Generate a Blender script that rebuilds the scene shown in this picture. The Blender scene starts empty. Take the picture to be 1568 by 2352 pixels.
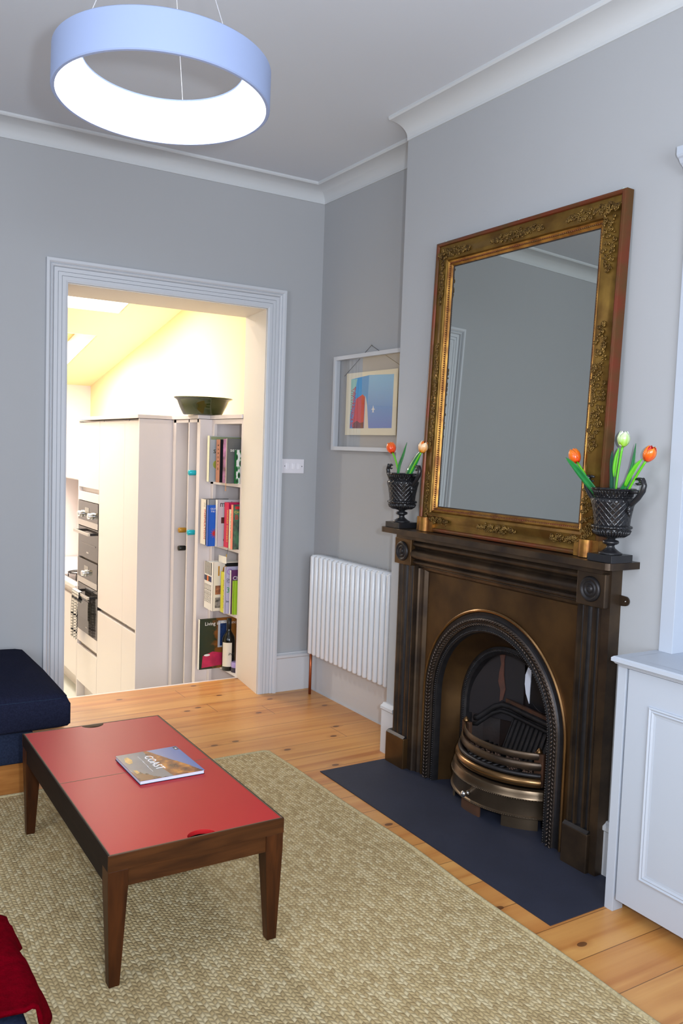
import bpy, bmesh, math, random
from mathutils import Vector, Matrix, Euler
from mathutils.geometry import tessellate_polygon
random.seed(7)
PI = math.pi
S = bpy.context.scene
COL = S.collection

# ------------------------------------------------------------------ camera
YAW, PITCH, ROLL = 0.55520329, 0.07253586, 0.0345136
FPX = 1964.67
cam_d = bpy.data.cameras.new('camera'); cam = bpy.data.objects.new('camera', cam_d); COL.objects.link(cam)
cy, sy, cp, sp, cr, sr = math.cos(YAW), math.sin(YAW), math.cos(PITCH), math.sin(PITCH), math.cos(ROLL), math.sin(ROLL)
fwd = Vector((sy*cp, cy*cp, -sp)); rt = Vector((cy, -sy, 0)); up = rt.cross(fwd)
r2 = cr*rt + sr*up; u2 = -sr*rt + cr*up
m = Matrix((r2, u2, -fwd)).transposed().to_4x4(); m.translation = Vector((0, 0, 1.5))
cam.matrix_world = m
cam_d.sensor_fit = 'VERTICAL'; cam_d.sensor_height = 36; cam_d.lens = FPX/2352*36
cam_d.clip_start = 0.05; cam_d.clip_end = 60
S.camera = cam

# ------------------------------------------------------------------ view, world, lights
S.view_settings.view_transform = 'Standard'; S.view_settings.look = 'None'
S.view_settings.exposure = 0.08; S.view_settings.gamma = 1.0; S.view_settings.use_curve_mapping = False
S.cycles.max_bounces = 7; S.cycles.diffuse_bounces = 4; S.cycles.glossy_bounces = 4
S.cycles.transmission_bounces = 6; S.cycles.transparent_max_bounces = 6
S.cycles.use_adaptive_sampling = True; S.cycles.adaptive_threshold = 0.02
S.cycles.use_denoising = True; S.cycles.sample_clamp_indirect = 6.0
S.cycles.caustics_reflective = False; S.cycles.caustics_refractive = False
W = bpy.data.worlds.new('world'); S.world = W; W.use_nodes = True
W.node_tree.nodes['Background'].inputs[0].default_value = (0.62, 0.74, 1.0, 1); W.node_tree.nodes['Background'].inputs[1].default_value = 0.9

def area(name, loc, target, size, power, color, sy_=None, shape='RECTANGLE', spread=None):
    d = bpy.data.lights.new(name, 'AREA'); d.energy = power; d.color = color; d.shape = shape
    d.size = size
    if shape in ('RECTANGLE', 'ELLIPSE'): d.size_y = sy_ or size
    if spread: d.spread = spread
    o = bpy.data.objects.new(name, d); COL.objects.link(o); o.location = loc
    o.rotation_euler = (Vector(target)-Vector(loc)).to_track_quat('-Z', 'Y').to_euler()
    return o
fl = bpy.data.lights.new('camera_flash', 'SPOT'); fl.energy = 190; fl.spot_size = math.radians(118); fl.spot_blend = 0.9; fl.color = (0.86, 0.92, 1.0); fl.shadow_soft_size = 0.035
FLASH = bpy.data.objects.new('camera_flash', fl); COL.objects.link(FLASH); FLASH.location = (0.13, -0.08, 1.58)
FLASH.rotation_euler = Vector((0.527, 0.85, 0.13)).to_track_quat('-Z', 'Y').to_euler()
REAR_FILL = area('window_daylight', (0.3, -2.0, 1.625), (0.3, 3.0, 1.625), 2.1, 118, (0.84, 0.91, 1.0), 1.7)  # soft ambient fill added behind the camera, at an assumed window
area('side_daylight', (-1.86, 1.2, 1.65), (2.4, 1.2, 1.65), 1.7, 48, (0.88, 0.93, 1.0), 1.8)  # fill light added on the left to lift ambient and ceiling
for ky, kp in ((6.775, 40), (8.38, 60)):
    area('skylight_glow', (1.7, ky, 2.985-0.185*(ky-5.0)+0.10), (1.7, ky+0.2, 0), 0.85, kp, (1.0, 0.95, 0.90), 0.75)
for kx, ky, kp in ((1.75, 5.7, 6), (1.75, 7.55, 12), (1.2, 8.6, 14), (0.2, 6.2, 30)):  # last one is a fill lamp added to brighten the kitchen's left side
    area('kitchen_downlight', (kx, ky, 2.93-0.185*(ky-5.3)-0.03), (kx+0.12, ky, 0), 0.12, kp, (1.0, 0.92, 0.82), shape='DISK')

# ------------------------------------------------------------------ material helpers
MATS = {}
def nt(name):
    m = bpy.data.materials.new(name); m.use_nodes = True
    n = m.node_tree.nodes; l = m.node_tree.links
    return m, n, l, n['Principled BSDF']
def rgb(h):
    def f(c):
        c /= 255.0
        return c/12.92 if c <= 0.04045 else ((c+0.055)/1.055)**2.4
    return (f(h[0]), f(h[1]), f(h[2]), 1)
def mat(name, col, rough=0.5, metal=0.0, spec=0.5, noise=0.0, nscale=20, bump=0.0, bscale=60, coat=0.0, col2=None, stretch=None, bdist=0.002, emit=0, sheen=0):
    if name in MATS: return MATS[name]
    m, n, l, b = nt(name)
    c = col if len(col) == 4 else rgb(col)
    b.inputs['Base Color'].default_value = c
    b.inputs['Roughness'].default_value = rough; b.inputs['Metallic'].default_value = metal
    b.inputs['Specular IOR Level'].default_value = spec
    b.inputs['Coat Weight'].default_value = coat
    if sheen: b.inputs['Sheen Weight'].default_value = sheen
    if emit:
        b.inputs['Emission Color'].default_value = c; b.inputs['Emission Strength'].default_value = emit
    tc = n.new('ShaderNodeTexCoord'); mp = n.new('ShaderNodeMapping'); l.new(tc.outputs['Object'], mp.inputs[0])
    if stretch: mp.inputs['Scale'].default_value = stretch
    if noise or col2:
        t = n.new('ShaderNodeTexNoise'); t.inputs['Scale'].default_value = nscale; t.inputs['Detail'].default_value = 5
        l.new(mp.outputs[0], t.inputs['Vector'])
        mx = n.new('ShaderNodeMix'); mx.data_type = 'RGBA'
        r = n.new('ShaderNodeValToRGB'); r.color_ramp.elements[0].position = 0.35; r.color_ramp.elements[1].position = 0.65
        l.new(t.outputs[0], r.inputs[0]); l.new(r.outputs[0], mx.inputs[0])
        c2 = (rgb(col2) if col2 and len(col2) == 3 else col2) or tuple(max(0, v*(1-noise)) for v in c[:3])+(1,)
        mx.inputs[6].default_value = c; mx.inputs[7].default_value = c2
        l.new(mx.outputs[2], b.inputs['Base Color'])
    if bump:
        t = n.new('ShaderNodeTexNoise'); t.inputs['Scale'].default_value = bscale; t.inputs['Detail'].default_value = 4
        l.new(mp.outputs[0], t.inputs['Vector'])
        bp = n.new('ShaderNodeBump'); bp.inputs['Strength'].default_value = bump; bp.inputs['Distance'].default_value = bdist
        l.new(t.outputs[0], bp.inputs['Height']); l.new(bp.outputs[0], b.inputs['Normal'])
    MATS[name] = m
    return m
def math_node(n, l, op, a, b=None, clamp=False):
    x = n.new('ShaderNodeMath'); x.operation = op; x.use_clamp = clamp
    for i, v in enumerate((a, b)):
        if v is None: continue
        if hasattr(v, 'links') or hasattr(v, 'is_linked'): l.new(v, x.inputs[i])
        else: x.inputs[i].default_value = v
    return x.outputs[0]
def mixc(n, l, f, a, b):
    x = n.new('ShaderNodeMix'); x.data_type = 'RGBA'
    for i, v in ((0, f), (6, a), (7, b)):
        if hasattr(v, 'is_linked'): l.new(v, x.inputs[i])
        else: x.inputs[i].default_value = v
    return x.outputs[2]

# ------------------------------------------------------------------ floor boards (run along x, 0.1675 wide)
def floor_mat():
    m, n, l, b = nt('pine_boards')
    tc = n.new('ShaderNodeTexCoord'); sx = n.new('ShaderNodeSeparateXYZ'); l.new(tc.outputs['Object'], sx.inputs[0])
    X, Y = sx.outputs[0], sx.outputs[1]
    yy = math_node(n, l, 'DIVIDE', math_node(n, l, 'SUBTRACT', Y, 1.523), 0.1675)
    idx = math_node(n, l, 'FLOOR', yy); fr = math_node(n, l, 'FRACT', yy)
    wn = n.new('ShaderNodeTexWhiteNoise'); wn.noise_dimensions = '1D'; l.new(idx, wn.inputs['W'])
    # grain coords
    cb = n.new('ShaderNodeCombineXYZ')
    off = math_node(n, l, 'MULTIPLY', wn.outputs[0], 17.0)
    l.new(math_node(n, l, 'ADD', math_node(n, l, 'MULTIPLY', X, 0.55), off), cb.inputs[0])
    l.new(math_node(n, l, 'MULTIPLY', Y, 9.0), cb.inputs[1]); l.new(off, cb.inputs[2])
    g = n.new('ShaderNodeTexNoise'); g.inputs['Scale'].default_value = 1.6; g.inputs['Detail'].default_value = 4; g.inputs['Distortion'].default_value = 0.6
    l.new(cb.outputs[0], g.inputs['Vector'])
    w = n.new('ShaderNodeTexNoise'); w.inputs['Scale'].default_value = 9; w.inputs['Detail'].default_value = 3
    l.new(cb.outputs[0], w.inputs['Vector'])
    r = n.new('ShaderNodeValToRGB'); e = r.color_ramp.elements
    e[0].position = 0.25; e[0].color = rgb((168, 102, 48)); e[1].position = 0.75; e[1].color = rgb((222, 170, 100))
    x = e.new(0.5); x.color = rgb((206, 150, 84))
    l.new(g.outputs[0], r.inputs[0])
    c1 = mixc(n, l, math_node(n, l, 'MULTIPLY', w.outputs[0], 0.25), r.outputs[0], rgb((176, 108, 54)))
    tint = mixc(n, l, math_node(n, l, 'MULTIPLY', wn.outputs[0], 0.35), c1, rgb((190, 118, 62)))
    # knots
    vo = n.new('ShaderNodeTexVoronoi'); vo.voronoi_dimensions = '2D'; vo.inputs['Scale'].default_value = 2.6
    kc = n.new('ShaderNodeCombineXYZ'); l.new(math_node(n, l, 'MULTIPLY', X, 0.85), kc.inputs[0]); l.new(math_node(n, l, 'MULTIPLY', Y, 1.5), kc.inputs[1])
    l.new(kc.outputs[0], vo.inputs['Vector'])
    k = math_node(n, l, 'LESS_THAN', vo.outputs['Distance'], 0.042)
    k2 = math_node(n, l, 'SUBTRACT', 1.0, math_node(n, l, 'MULTIPLY', vo.outputs['Distance'], 9.0), True)
    c2 = mixc(n, l, math_node(n, l, 'MULTIPLY', k2, 0.55), tint, rgb((150, 84, 40)))
    c3 = mixc(n, l, math_node(n, l, 'MULTIPLY', k, 0.8), c2, rgb((84, 50, 30)))
    # seams
    d = math_node(n, l, 'MINIMUM', fr, math_node(n, l, 'SUBTRACT', 1.0, fr))
    sm = math_node(n, l, 'LESS_THAN', d, 0.010)
    # butt joints
    jx = math_node(n, l, 'FRACT', math_node(n, l, 'ADD', math_node(n, l, 'DIVIDE', X, 3.1), math_node(n, l, 'MULTIPLY', wn.outputs[0], 5.3)))
    jj = math_node(n, l, 'LESS_THAN', jx, 0.0012)
    sm = math_node(n, l, 'MAXIMUM', sm, jj)
    c4 = mixc(n, l, math_node(n, l, 'MULTIPLY', sm, 0.7), c3, rgb((92, 56, 30)))
    l.new(c4, b.inputs['Base Color']); b.inputs['Roughness'].default_value = 0.32
    bp = n.new('ShaderNodeBump'); bp.inputs['Strength'].default_value = 0.4; bp.inputs['Distance'].default_value = 0.002
    l.new(math_node(n, l, 'SUBTRACT', 1.0, sm), bp.inputs['Height']); l.new(bp.outputs[0], b.inputs['Normal'])
    return m

def rug_mat():
    m, n, l, b = nt('braided_jute')
    tc = n.new('ShaderNodeTexCoord'); sx = n.new('ShaderNodeSeparateXYZ'); l.new(tc.outputs['Object'], sx.inputs[0])
    wob = n.new('ShaderNodeTexNoise'); wob.inputs['Scale'].default_value = 5; wob.inputs['Detail'].default_value = 2; l.new(tc.outputs['Object'], wob.inputs['Vector'])
    wb = math_node(n, l, 'MULTIPLY', math_node(n, l, 'SUBTRACT', wob.outputs[0], 0.5), 1.6)
    RW, SL = 0.0125, 0.0185
    u = math_node(n, l, 'ADD', math_node(n, l, 'DIVIDE', sx.outputs[0], RW), wb)
    ri = math_node(n, l, 'FLOOR', u); fu = math_node(n, l, 'FRACT', u)
    alt = math_node(n, l, 'SUBTRACT', math_node(n, l, 'MULTIPLY', math_node(n, l, 'FLOORED_MODULO', ri, 2.0), 2.0), 1.0)
    skew = math_node(n, l, 'MULTIPLY', math_node(n, l, 'MULTIPLY', alt, math_node(n, l, 'SUBTRACT', fu, 0.5)), 0.45)
    rw = n.new('ShaderNodeTexWhiteNoise'); rw.noise_dimensions = '1D'; l.new(ri, rw.inputs['W'])
    v = math_node(n, l, 'ADD', math_node(n, l, 'ADD', math_node(n, l, 'DIVIDE', sx.outputs[1], SL), skew), math_node(n, l, 'MULTIPLY', rw.outputs[0], 0.6))
    v = math_node(n, l, 'ADD', v, math_node(n, l, 'ADD', math_node(n, l, 'MULTIPLY', ri, 0.5), wb))
    vi = math_node(n, l, 'FLOOR', v); fv = math_node(n, l, 'FRACT', v)
    hu = math_node(n, l, 'SINE', math_node(n, l, 'MULTIPLY', fu, PI)); hv = math_node(n, l, 'SINE', math_node(n, l, 'MULTIPLY', fv, PI))
    h = math_node(n, l, 'MULTIPLY', math_node(n, l, 'POWER', hu, 0.7), math_node(n, l, 'POWER', hv, 0.7))
    cb = n.new('ShaderNodeCombineXYZ'); l.new(ri, cb.inputs[0]); l.new(vi, cb.inputs[1])
    wn = n.new('ShaderNodeTexWhiteNoise'); wn.noise_dimensions = '2D'; l.new(cb.outputs[0], wn.inputs['Vector'])
    r = n.new('ShaderNodeValToRGB'); e = r.color_ramp.elements
    e[0].position = 0.0; e[0].color = rgb((174, 152, 110)); e[1].position = 1; e[1].color = rgb((214, 198, 158))
    x = e.new(0.5); x.color = rgb((196, 175, 130))
    l.new(wn.outputs[0], r.inputs[0])
    dk = math_node(n, l, 'MULTIPLY', math_node(n, l, 'SUBTRACT', 1.0, h), 0.4)
    c = mixc(n, l, dk, r.outputs[0], rgb((120, 98, 66)))
    l.new(c, b.inputs['Base Color']); b.inputs['Roughness'].default_value = 0.85; b.inputs['Specular IOR Level'].default_value = 0.2
    bp = n.new('ShaderNodeBump'); bp.inputs['Strength'].default_value = 0.7; bp.inputs['Distance'].default_value = 0.004
    l.new(h, bp.inputs['Height']); l.new(bp.outputs[0], b.inputs['Normal'])
    return m

def wood_mat(name, c1, c2, rough=0.38, axis='X', sc=14, coat=0.0):
    m, n, l, b = nt(name)
    tc = n.new('ShaderNodeTexCoord'); mp = n.new('ShaderNodeMapping'); l.new(tc.outputs['Object'], mp.inputs[0])
    s = {'X': (0.12, 1, 1), 'Y': (1, 0.12, 1), 'Z': (1, 1, 0.12)}[axis]; mp.inputs['Scale'].default_value = s
    t = n.new('ShaderNodeTexNoise'); t.inputs['Scale'].default_value = sc*3; t.inputs['Detail'].default_value = 6; t.inputs['Distortion'].default_value = 0.5
    l.new(mp.outputs[0], t.inputs['Vector'])
    r = n.new('ShaderNodeValToRGB'); r.color_ramp.elements[0].position = 0.3; r.color_ramp.elements[1].position = 0.7
    r.color_ramp.elements[0].color = rgb(c1); r.color_ramp.elements[1].color = rgb(c2)
    l.new(t.outputs[0], r.inputs[0]); l.new(r.outputs[0], b.inputs['Base Color'])
    b.inputs['Roughness'].default_value = rough; b.inputs['Coat Weight'].default_value = coat; b.inputs['Coat Roughness'].default_value = 0.25; b.inputs['Specular IOR Level'].default_value = 0.18
    return m

M_wall = mat('grey_wall_paint', (171, 173, 176), 0.75, spec=0.25, bump=0.05, bscale=180, bdist=0.001)
M_ceil = mat('ceiling_paint', (212, 218, 226), 0.8, spec=0.2)
M_trim = mat('white_trim_paint', (200, 204, 210), 0.45, spec=0.4)
M_cornice = mat('cornice_paint', (202, 206, 209), 0.6, spec=0.3)
M_skirt = mat('skirting_paint', (200, 202, 206), 0.5, spec=0.35)
M_cab = mat('cabinet_white_paint', (183, 191, 203), 0.38, spec=0.4)
M_kit = mat('kitchen_gloss_white', (228, 219, 218), 0.3, spec=0.4)
M_kitwall = mat('kitchen_wall_paint', (244, 227, 182), 0.8, spec=0.2)
M_tile = mat('kitchen_floor_tile', (206, 208, 198), 0.4, noise=0.1, nscale=3)
M_floor = floor_mat(); M_rug = rug_mat()
M_rugedge = mat('jute_edging', (196, 180, 140), 0.9, spec=0.2, noise=0.3, nscale=120, bump=0.7, bscale=160, bdist=0.004)
M_slate = mat('blue_slate', (42, 46, 62), 0.62, spec=0.35, noise=0.18, nscale=5, bump=0.25, bscale=38, bdist=0.003)
M_iron = mat('burnished_iron', (86, 70, 54), 0.36, 0.7, noise=0.35, nscale=7, col2=(56, 47, 41), bump=0.12, bscale=70, bdist=0.001)
M_ironbrass = mat('warm_burnished_iron', (98, 72, 42), 0.36, 0.7, col2=(70, 50, 31), nscale=5, bump=0.1, bscale=60, bdist=0.001)
M_black = mat('blackleaded_iron', (50, 48, 50), 0.42, 0.6, noise=0.3, nscale=30, bump=0.3, bscale=140, bdist=0.001)
M_blackorn = mat('ornamented_iron', (84, 74, 68), 0.36, 0.8, noise=0.3, nscale=30)
M_soot = mat('sooty_iron', (30, 27, 30), 0.6, 0.2, col2=(44, 30, 26), nscale=9, bump=0.3, bscale=80)
M_rust = mat('rusted_iron', (98, 66, 48), 0.6, 0.4, col2=(78, 58, 46), nscale=16)
M_pan = mat('polished_pan_iron', (112, 96, 78), 0.3, 0.85, noise=0.3, nscale=8)
M_brassroll = mat('brass_tinted_roll', (138, 106, 70), 0.26, 0.9, noise=0.3, nscale=6)
M_chrome = mat('chrome', (214, 214, 214), 0.12, 1.0)
M_steel = mat('brushed_steel', (196, 194, 190), 0.3, 1.0)
M_gilt = mat('old_gilt', (142, 110, 50), 0.36, 0.75, col2=(108, 78, 34), nscale=11, bump=0.2, bscale=90, bdist=0.001)
M_giltlight = mat('bright_gilt', (178, 132, 60), 0.4, 0.7, col2=(120, 76, 34), nscale=16)
M_giltred = mat('worn_red_gilt', (112, 50, 27), 0.4, 0.35, col2=(92, 62, 28), nscale=13, bump=0.2, bscale=120, bdist=0.001)
M_giltorn = mat('dull_gilt_ornament', (142, 112, 58), 0.42, 0.7, col2=(92, 68, 34), nscale=40)
M_mirror = mat('mirror_glass', (196, 200, 195), 0.0, 1.0)
M_darkrebate = mat('dark_rebate', (40, 30, 24), 0.6)
M_ebony = mat('black_basalt', (30, 30, 33), 0.3, spec=0.5)
def vase_mat():
    m, n, l, b = nt('black_basalt_lattice')
    tc = n.new('ShaderNodeTexCoord'); sx = n.new('ShaderNodeSeparateXYZ'); l.new(tc.outputs['Object'], sx.inputs[0])
    a = math_node(n, l, 'ARCTAN2', sx.outputs[1], sx.outputs[0])
    p = math_node(n, l, 'MULTIPLY', a, 22/(2*PI)); q = math_node(n, l, 'MULTIPLY', sx.outputs[2], 44.0)
    A = math_node(n, l, 'PINGPONG', math_node(n, l, 'ADD', p, q), 0.5); B = math_node(n, l, 'PINGPONG', math_node(n, l, 'SUBTRACT', p, q), 0.5)
    h = math_node(n, l, 'MAXIMUM', math_node(n, l, 'POWER', math_node(n, l, 'MULTIPLY', A, 2.0), 5.0), math_node(n, l, 'POWER', math_node(n, l, 'MULTIPLY', B, 2.0), 5.0))
    bp = n.new('ShaderNodeBump'); bp.inputs['Strength'].default_value = 0.45; bp.inputs['Distance'].default_value = 0.003
    l.new(h, bp.inputs['Height']); l.new(bp.outputs[0], b.inputs['Normal'])
    b.inputs['Base Color'].default_value = rgb((26, 26, 29)); b.inputs['Roughness'].default_value = 0.24
    return m
M_vase = vase_mat()
M_radiator = mat('radiator_enamel', (216, 220, 226), 0.25, spec=0.5)
M_copper = mat('copper_pipe', (166, 92, 58), 0.35, 0.8)
M_navy = mat('navy_twill', (34, 37, 56), 0.95, spec=0.04, noise=0.3, nscale=160, bump=0.4, bscale=420, bdist=0.001)
M_navy2 = mat('slate_blue_twill', (42, 50, 72), 0.95, spec=0.04, noise=0.3, nscale=160, bump=0.4, bscale=420, bdist=0.001)
M_throw = mat('crimson_wool', (100, 0, 14), 0.95, spec=0.02, noise=0.25, nscale=60, bump=0.6, bscale=220, bdist=0.003)
M_red = mat('red_laminate', (182, 34, 38), 0.4, spec=0.2, noise=0.06, nscale=3)
M_wal = wood_mat('walnut_rail', (50, 27, 12), (80, 46, 21), axis='X')
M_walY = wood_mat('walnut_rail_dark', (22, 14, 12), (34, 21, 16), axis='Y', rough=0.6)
M_walZ = wood_mat('walnut_leg', (44, 22, 9), (76, 40, 16), axis='Z')
M_oak = wood_mat('oak_plinth', (146, 92, 44), (176, 118, 62), axis='X')
M_edge = mat('ply_edge', (104, 84, 62), 0.6)
M_void = mat('dark_interior', (34, 20, 14), 0.8)
M_glassp = None

# ------------------------------------------------------------------ mesh helpers
def tag(o, label=None, cat=None, group=None, kind=None):
    if label: o['label'] = label
    if cat: o['category'] = cat
    if group: o['group'] = group
    if kind: o['kind'] = kind
    return o
def obj(name, bm, material, parent=None, smooth=False, origin=None, bevel=0, label=None, autosmooth=None):
    me = bpy.data.meshes.new(name)
    bmesh.ops.recalc_face_normals(bm, faces=bm.faces)
    if origin is not None:
        bmesh.ops.translate(bm, verts=bm.verts, vec=-Vector(origin))
    bm.to_mesh(me); bm.free()
    if isinstance(material, (list, tuple)):
        for q in material: me.materials.append(q)
    else: me.materials.append(material)
    o = bpy.data.objects.new(name, me); COL.objects.link(o)
    if origin is not None: o.location = origin
    if parent is not None:
        o.parent = parent
        # parents carry only locations/rotations set before children: keep world placement
        o.matrix_parent_inverse = parent_world(parent).inverted()
    if smooth:
        for p in me.polygons: p.use_smooth = True
        if autosmooth:
            for p in me.polygons: p.use_smooth = True
            me.set_sharp_from_angle(angle=math.radians(autosmooth))
    if bevel:
        b = o.modifiers.new('bevel', 'BEVEL'); b.width = bevel; b.segments = 2; b.limit_method = 'ANGLE'; b.angle_limit = math.radians(40)
    if label: o['label'] = label
    return o
def basis(o):
    return Matrix.LocRotScale(o.location, o.rotation_euler, o.scale)
def parent_world(o):
    if o.parent is None: return basis(o)
    return parent_world(o.parent) @ o.matrix_parent_inverse @ basis(o)
def thing(name, label, cat, loc=(0, 0, 0), rot=(0, 0, 0), group=None):
    o = bpy.data.objects.new(name, None); COL.objects.link(o); o.location = loc; o.rotation_euler = rot
    o.empty_display_size = 0.05
    return tag(o, label, cat, group)
def struct(name, bm, m, **k):
    o = obj(name, bm, m, **k); o['kind'] = 'structure'; return o
def B(): return bmesh.new()
def box(bm, x0, x1, y0, y1, z0, z1, mi=0):
    vs = [bm.verts.new(p) for p in ((x0,y0,z0),(x1,y0,z0),(x1,y1,z0),(x0,y1,z0),(x0,y0,z1),(x1,y0,z1),(x1,y1,z1),(x0,y1,z1))]
    fs = [bm.faces.new([vs[i] for i in f]) for f in ((0,3,2,1),(4,5,6,7),(0,1,5,4),(1,2,6,5),(2,3,7,6),(3,0,4,7))]
    for f in fs: f.material_index = mi
    return bm
def boxo(name, x0, x1, y0, y1, z0, z1, m, parent=None, bevel=0, **k):
    return obj(name, box(B(), x0, x1, y0, y1, z0, z1), m, parent, bevel=bevel, origin=((x0+x1)/2, (y0+y1)/2, z0), **k)
def tube(bm, pts, r, seg=10, caps=True, closed=False):
    pts = [Vector(p) for p in pts]; n = len(pts)
    rs = r if isinstance(r, (list, tuple)) else [r]*n
    rings = []; prev = None
    for i, p in enumerate(pts):
        a = pts[i-1] if (i or closed) else pts[i]; b = pts[(i+1) % n] if (i < n-1 or closed) else pts[i]
        t = (b-a).normalized()
        if prev is None:
            q = Vector((0, 0, 1)) if abs(t.z) < 0.9 else Vector((1, 0, 0)); u = t.cross(q).normalized()
        else:
            u = (prev - t*prev.dot(t)).normalized()
        prev = u; v = t.cross(u)
        rings.append([bm.verts.new(p+rs[i]*(math.cos(2*PI*k/seg)*u+math.sin(2*PI*k/seg)*v)) for k in range(seg)])
    for i in range(n if closed else n-1):
        A, C = rings[i], rings[(i+1) % n]
        for k in range(seg): bm.faces.new((A[k], A[(k+1) % seg], C[(k+1) % seg], C[k]))
    if caps and not closed:
        bm.faces.new(rings[0][::-1]); bm.faces.new(rings[-1])
    return bm
def lathe(bm, prof, c=(0, 0, 0), seg=32, axis='Z', capt=True):
    rings = []
    for r, h in prof:
        ring = []
        for k in range(seg):
            a = 2*PI*k/seg
            if axis == 'Z': p = (c[0]+r*math.cos(a), c[1]+r*math.sin(a), c[2]+h)
            elif axis == 'X': p = (c[0]+h, c[1]+r*math.cos(a), c[2]+r*math.sin(a))
            else: p = (c[0]+r*math.cos(a), c[1]+h, c[2]+r*math.sin(a))
            ring.append(bm.verts.new(p))
        rings.append(ring)
    for A, C in zip(rings, rings[1:]):
        for k in range(seg): bm.faces.new((A[k], A[(k+1) % seg], C[(k+1) % seg], C[k]))
    if capt:
        for R_ in (rings[0], rings[-1]):
            if len(R_) > 2:
                try: bm.faces.new(R_)
                except ValueError: pass
    return bm
def prism(bm, poly, f0, f1):
    """poly: list of 2D points; f0/f1 map (a,b)->3D for the two ends"""
    A = [bm.verts.new(f0(*p)) for p in poly]; C = [bm.verts.new(f1(*p)) for p in poly]
    n = len(poly)
    for i in range(n): bm.faces.new((A[i], A[(i+1) % n], C[(i+1) % n], C[i]))
    if n > 4:
        for t_ in tessellate_polygon([[Vector((p[0], p[1], 0)) for p in poly]]):
            bm.faces.new([A[i] for i in t_][::-1]); bm.faces.new([C[i] for i in t_])
    else: bm.faces.new(A[::-1]); bm.faces.new(C)
    return bm
def sweep(bm, path, prof, fmap, closed=False, cap=True):
    """mitred planar sweep. path: (s,t); prof: (o,d) o=offset to the LEFT of travel, d=out of plane; fmap(s,t,d)->3D"""
    n = len(path); P = [Vector(p) for p in path]; rings = []
    for i in range(n):
        if closed or 0 < i < n-1:
            a = (P[i]-P[i-1]).normalized(); b = (P[(i+1) % n]-P[i]).normalized()
            na = Vector((-a.y, a.x)); nb = Vector((-b.y, b.x)); mi = (na+nb)/(1+na.dot(nb))
        elif i == 0:
            a = (P[1]-P[0]).normalized(); mi = Vector((-a.y, a.x))
        else:
            a = (P[i]-P[i-1]).normalized(); mi = Vector((-a.y, a.x))
        rings.append([bm.verts.new(fmap(P[i].x+mi.x*o, P[i].y+mi.y*o, d)) for o, d in prof])
    k = len(prof)
    for i in range(n if closed else n-1):
        A, C = rings[i], rings[(i+1) % n]
        for j in range(k): bm.faces.new((A[j], A[(j+1) % k], C[(j+1) % k], C[j]))
    if cap and not closed:
        for t_ in tessellate_polygon([[Vector((p[0], p[1], 0)) for p in prof]]):
            bm.faces.new([rings[0][i] for i in t_][::-1]); bm.faces.new([rings[-1][i] for i in t_])
    return bm
def sphere(bm, c, r, sc=(1, 1, 1), seg=10, rings=6):
    m_ = Matrix.Translation(Vector(c)) @ Matrix.Diagonal((r*sc[0], r*sc[1], r*sc[2], 1))
    bmesh.ops.create_uvsphere(bm, u_segments=seg, v_segments=rings, radius=1, matrix=m_); return bm
def text(body, size, mtx, m, parent, name='lettering', ext=0.0004, align='LEFT', sx=1.0, label=None, shear=0):
    cu = bpy.data.curves.new(name, 'FONT'); cu.body = body; cu.size = size; cu.extrude = ext; cu.align_x = align; cu.resolution_u = 2; cu.shear = shear
    t = bpy.data.objects.new('tmp', cu); COL.objects.link(t)
    dg = bpy.context.evaluated_depsgraph_get(); me = bpy.data.meshes.new_from_object(t.evaluated_get(dg))
    bpy.data.objects.remove(t)
    me.name = name; me.transform(mtx @ Matrix.Diagonal((sx, 1, 1, 1)))
    me.materials.clear(); me.materials.append(m)
    o = bpy.data.objects.new(name, me); COL.objects.link(o); o.parent = parent
    o.matrix_parent_inverse = parent_world(parent).inverted()
    if label: o['label'] = label
    return o
def frame_m(origin, right, upv):
    r_ = Vector(right).normalized(); u_ = Vector(upv).normalized(); n_ = r_.cross(u_)
    mm = Matrix((r_, u_, n_)).transposed().to_4x4(); mm.translation = Vector(origin); return mm
def arc(cx_, cy_, r, a0, a1, n):
    return [(cx_+r*math.cos(math.radians(a0+(a1-a0)*i/n)), cy_+r*math.sin(math.radians(a0+(a1-a0)*i/n))) for i in range(n+1)]

# ================================================================== SETTING
XL, YB, XR, XC, YF = -1.9, 4.6, 2.66, 2.43, -2.1     # left wall, back wall, alcove wall, chimney breast face, wall behind camera
ZC = 3.065
CB0, CB1 = 1.85, 3.43                                 # chimney breast extent in y
DX0, DX1, DZ, JY = 1.135, 2.29, 2.315, 4.99           # doorway
bm = box(B(), XL-0.1, XR+0.1, YF-0.1, JY-0.01, -0.08, 0.0)
struct('floor', bm, M_floor)
struct('ceiling', box(B(), XL-0.1, XR+0.1, YF-0.1, YB+0.1, ZC, ZC+0.1), M_ceil)
# back wall with opening, thickness 4.6..4.98, splayed right reveal
bm = B(); box(bm, XL-0.1, DX0, YB, JY, -0.9, 3.3); box(bm, DX0, DX1+0.06, YB, JY, DZ, 3.3)
prism(bm, [(DX1, YB), (DX1+0.05, JY), (XR+0.12, JY), (XR+0.12, YB)], lambda a, b: (a, b, -0.9), lambda a, b: (a, b, DZ))
box(bm, DX1+0.06, XR+0.12, YB, JY, DZ, 3.3)
struct('wall_back', bm, M_wall)
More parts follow.
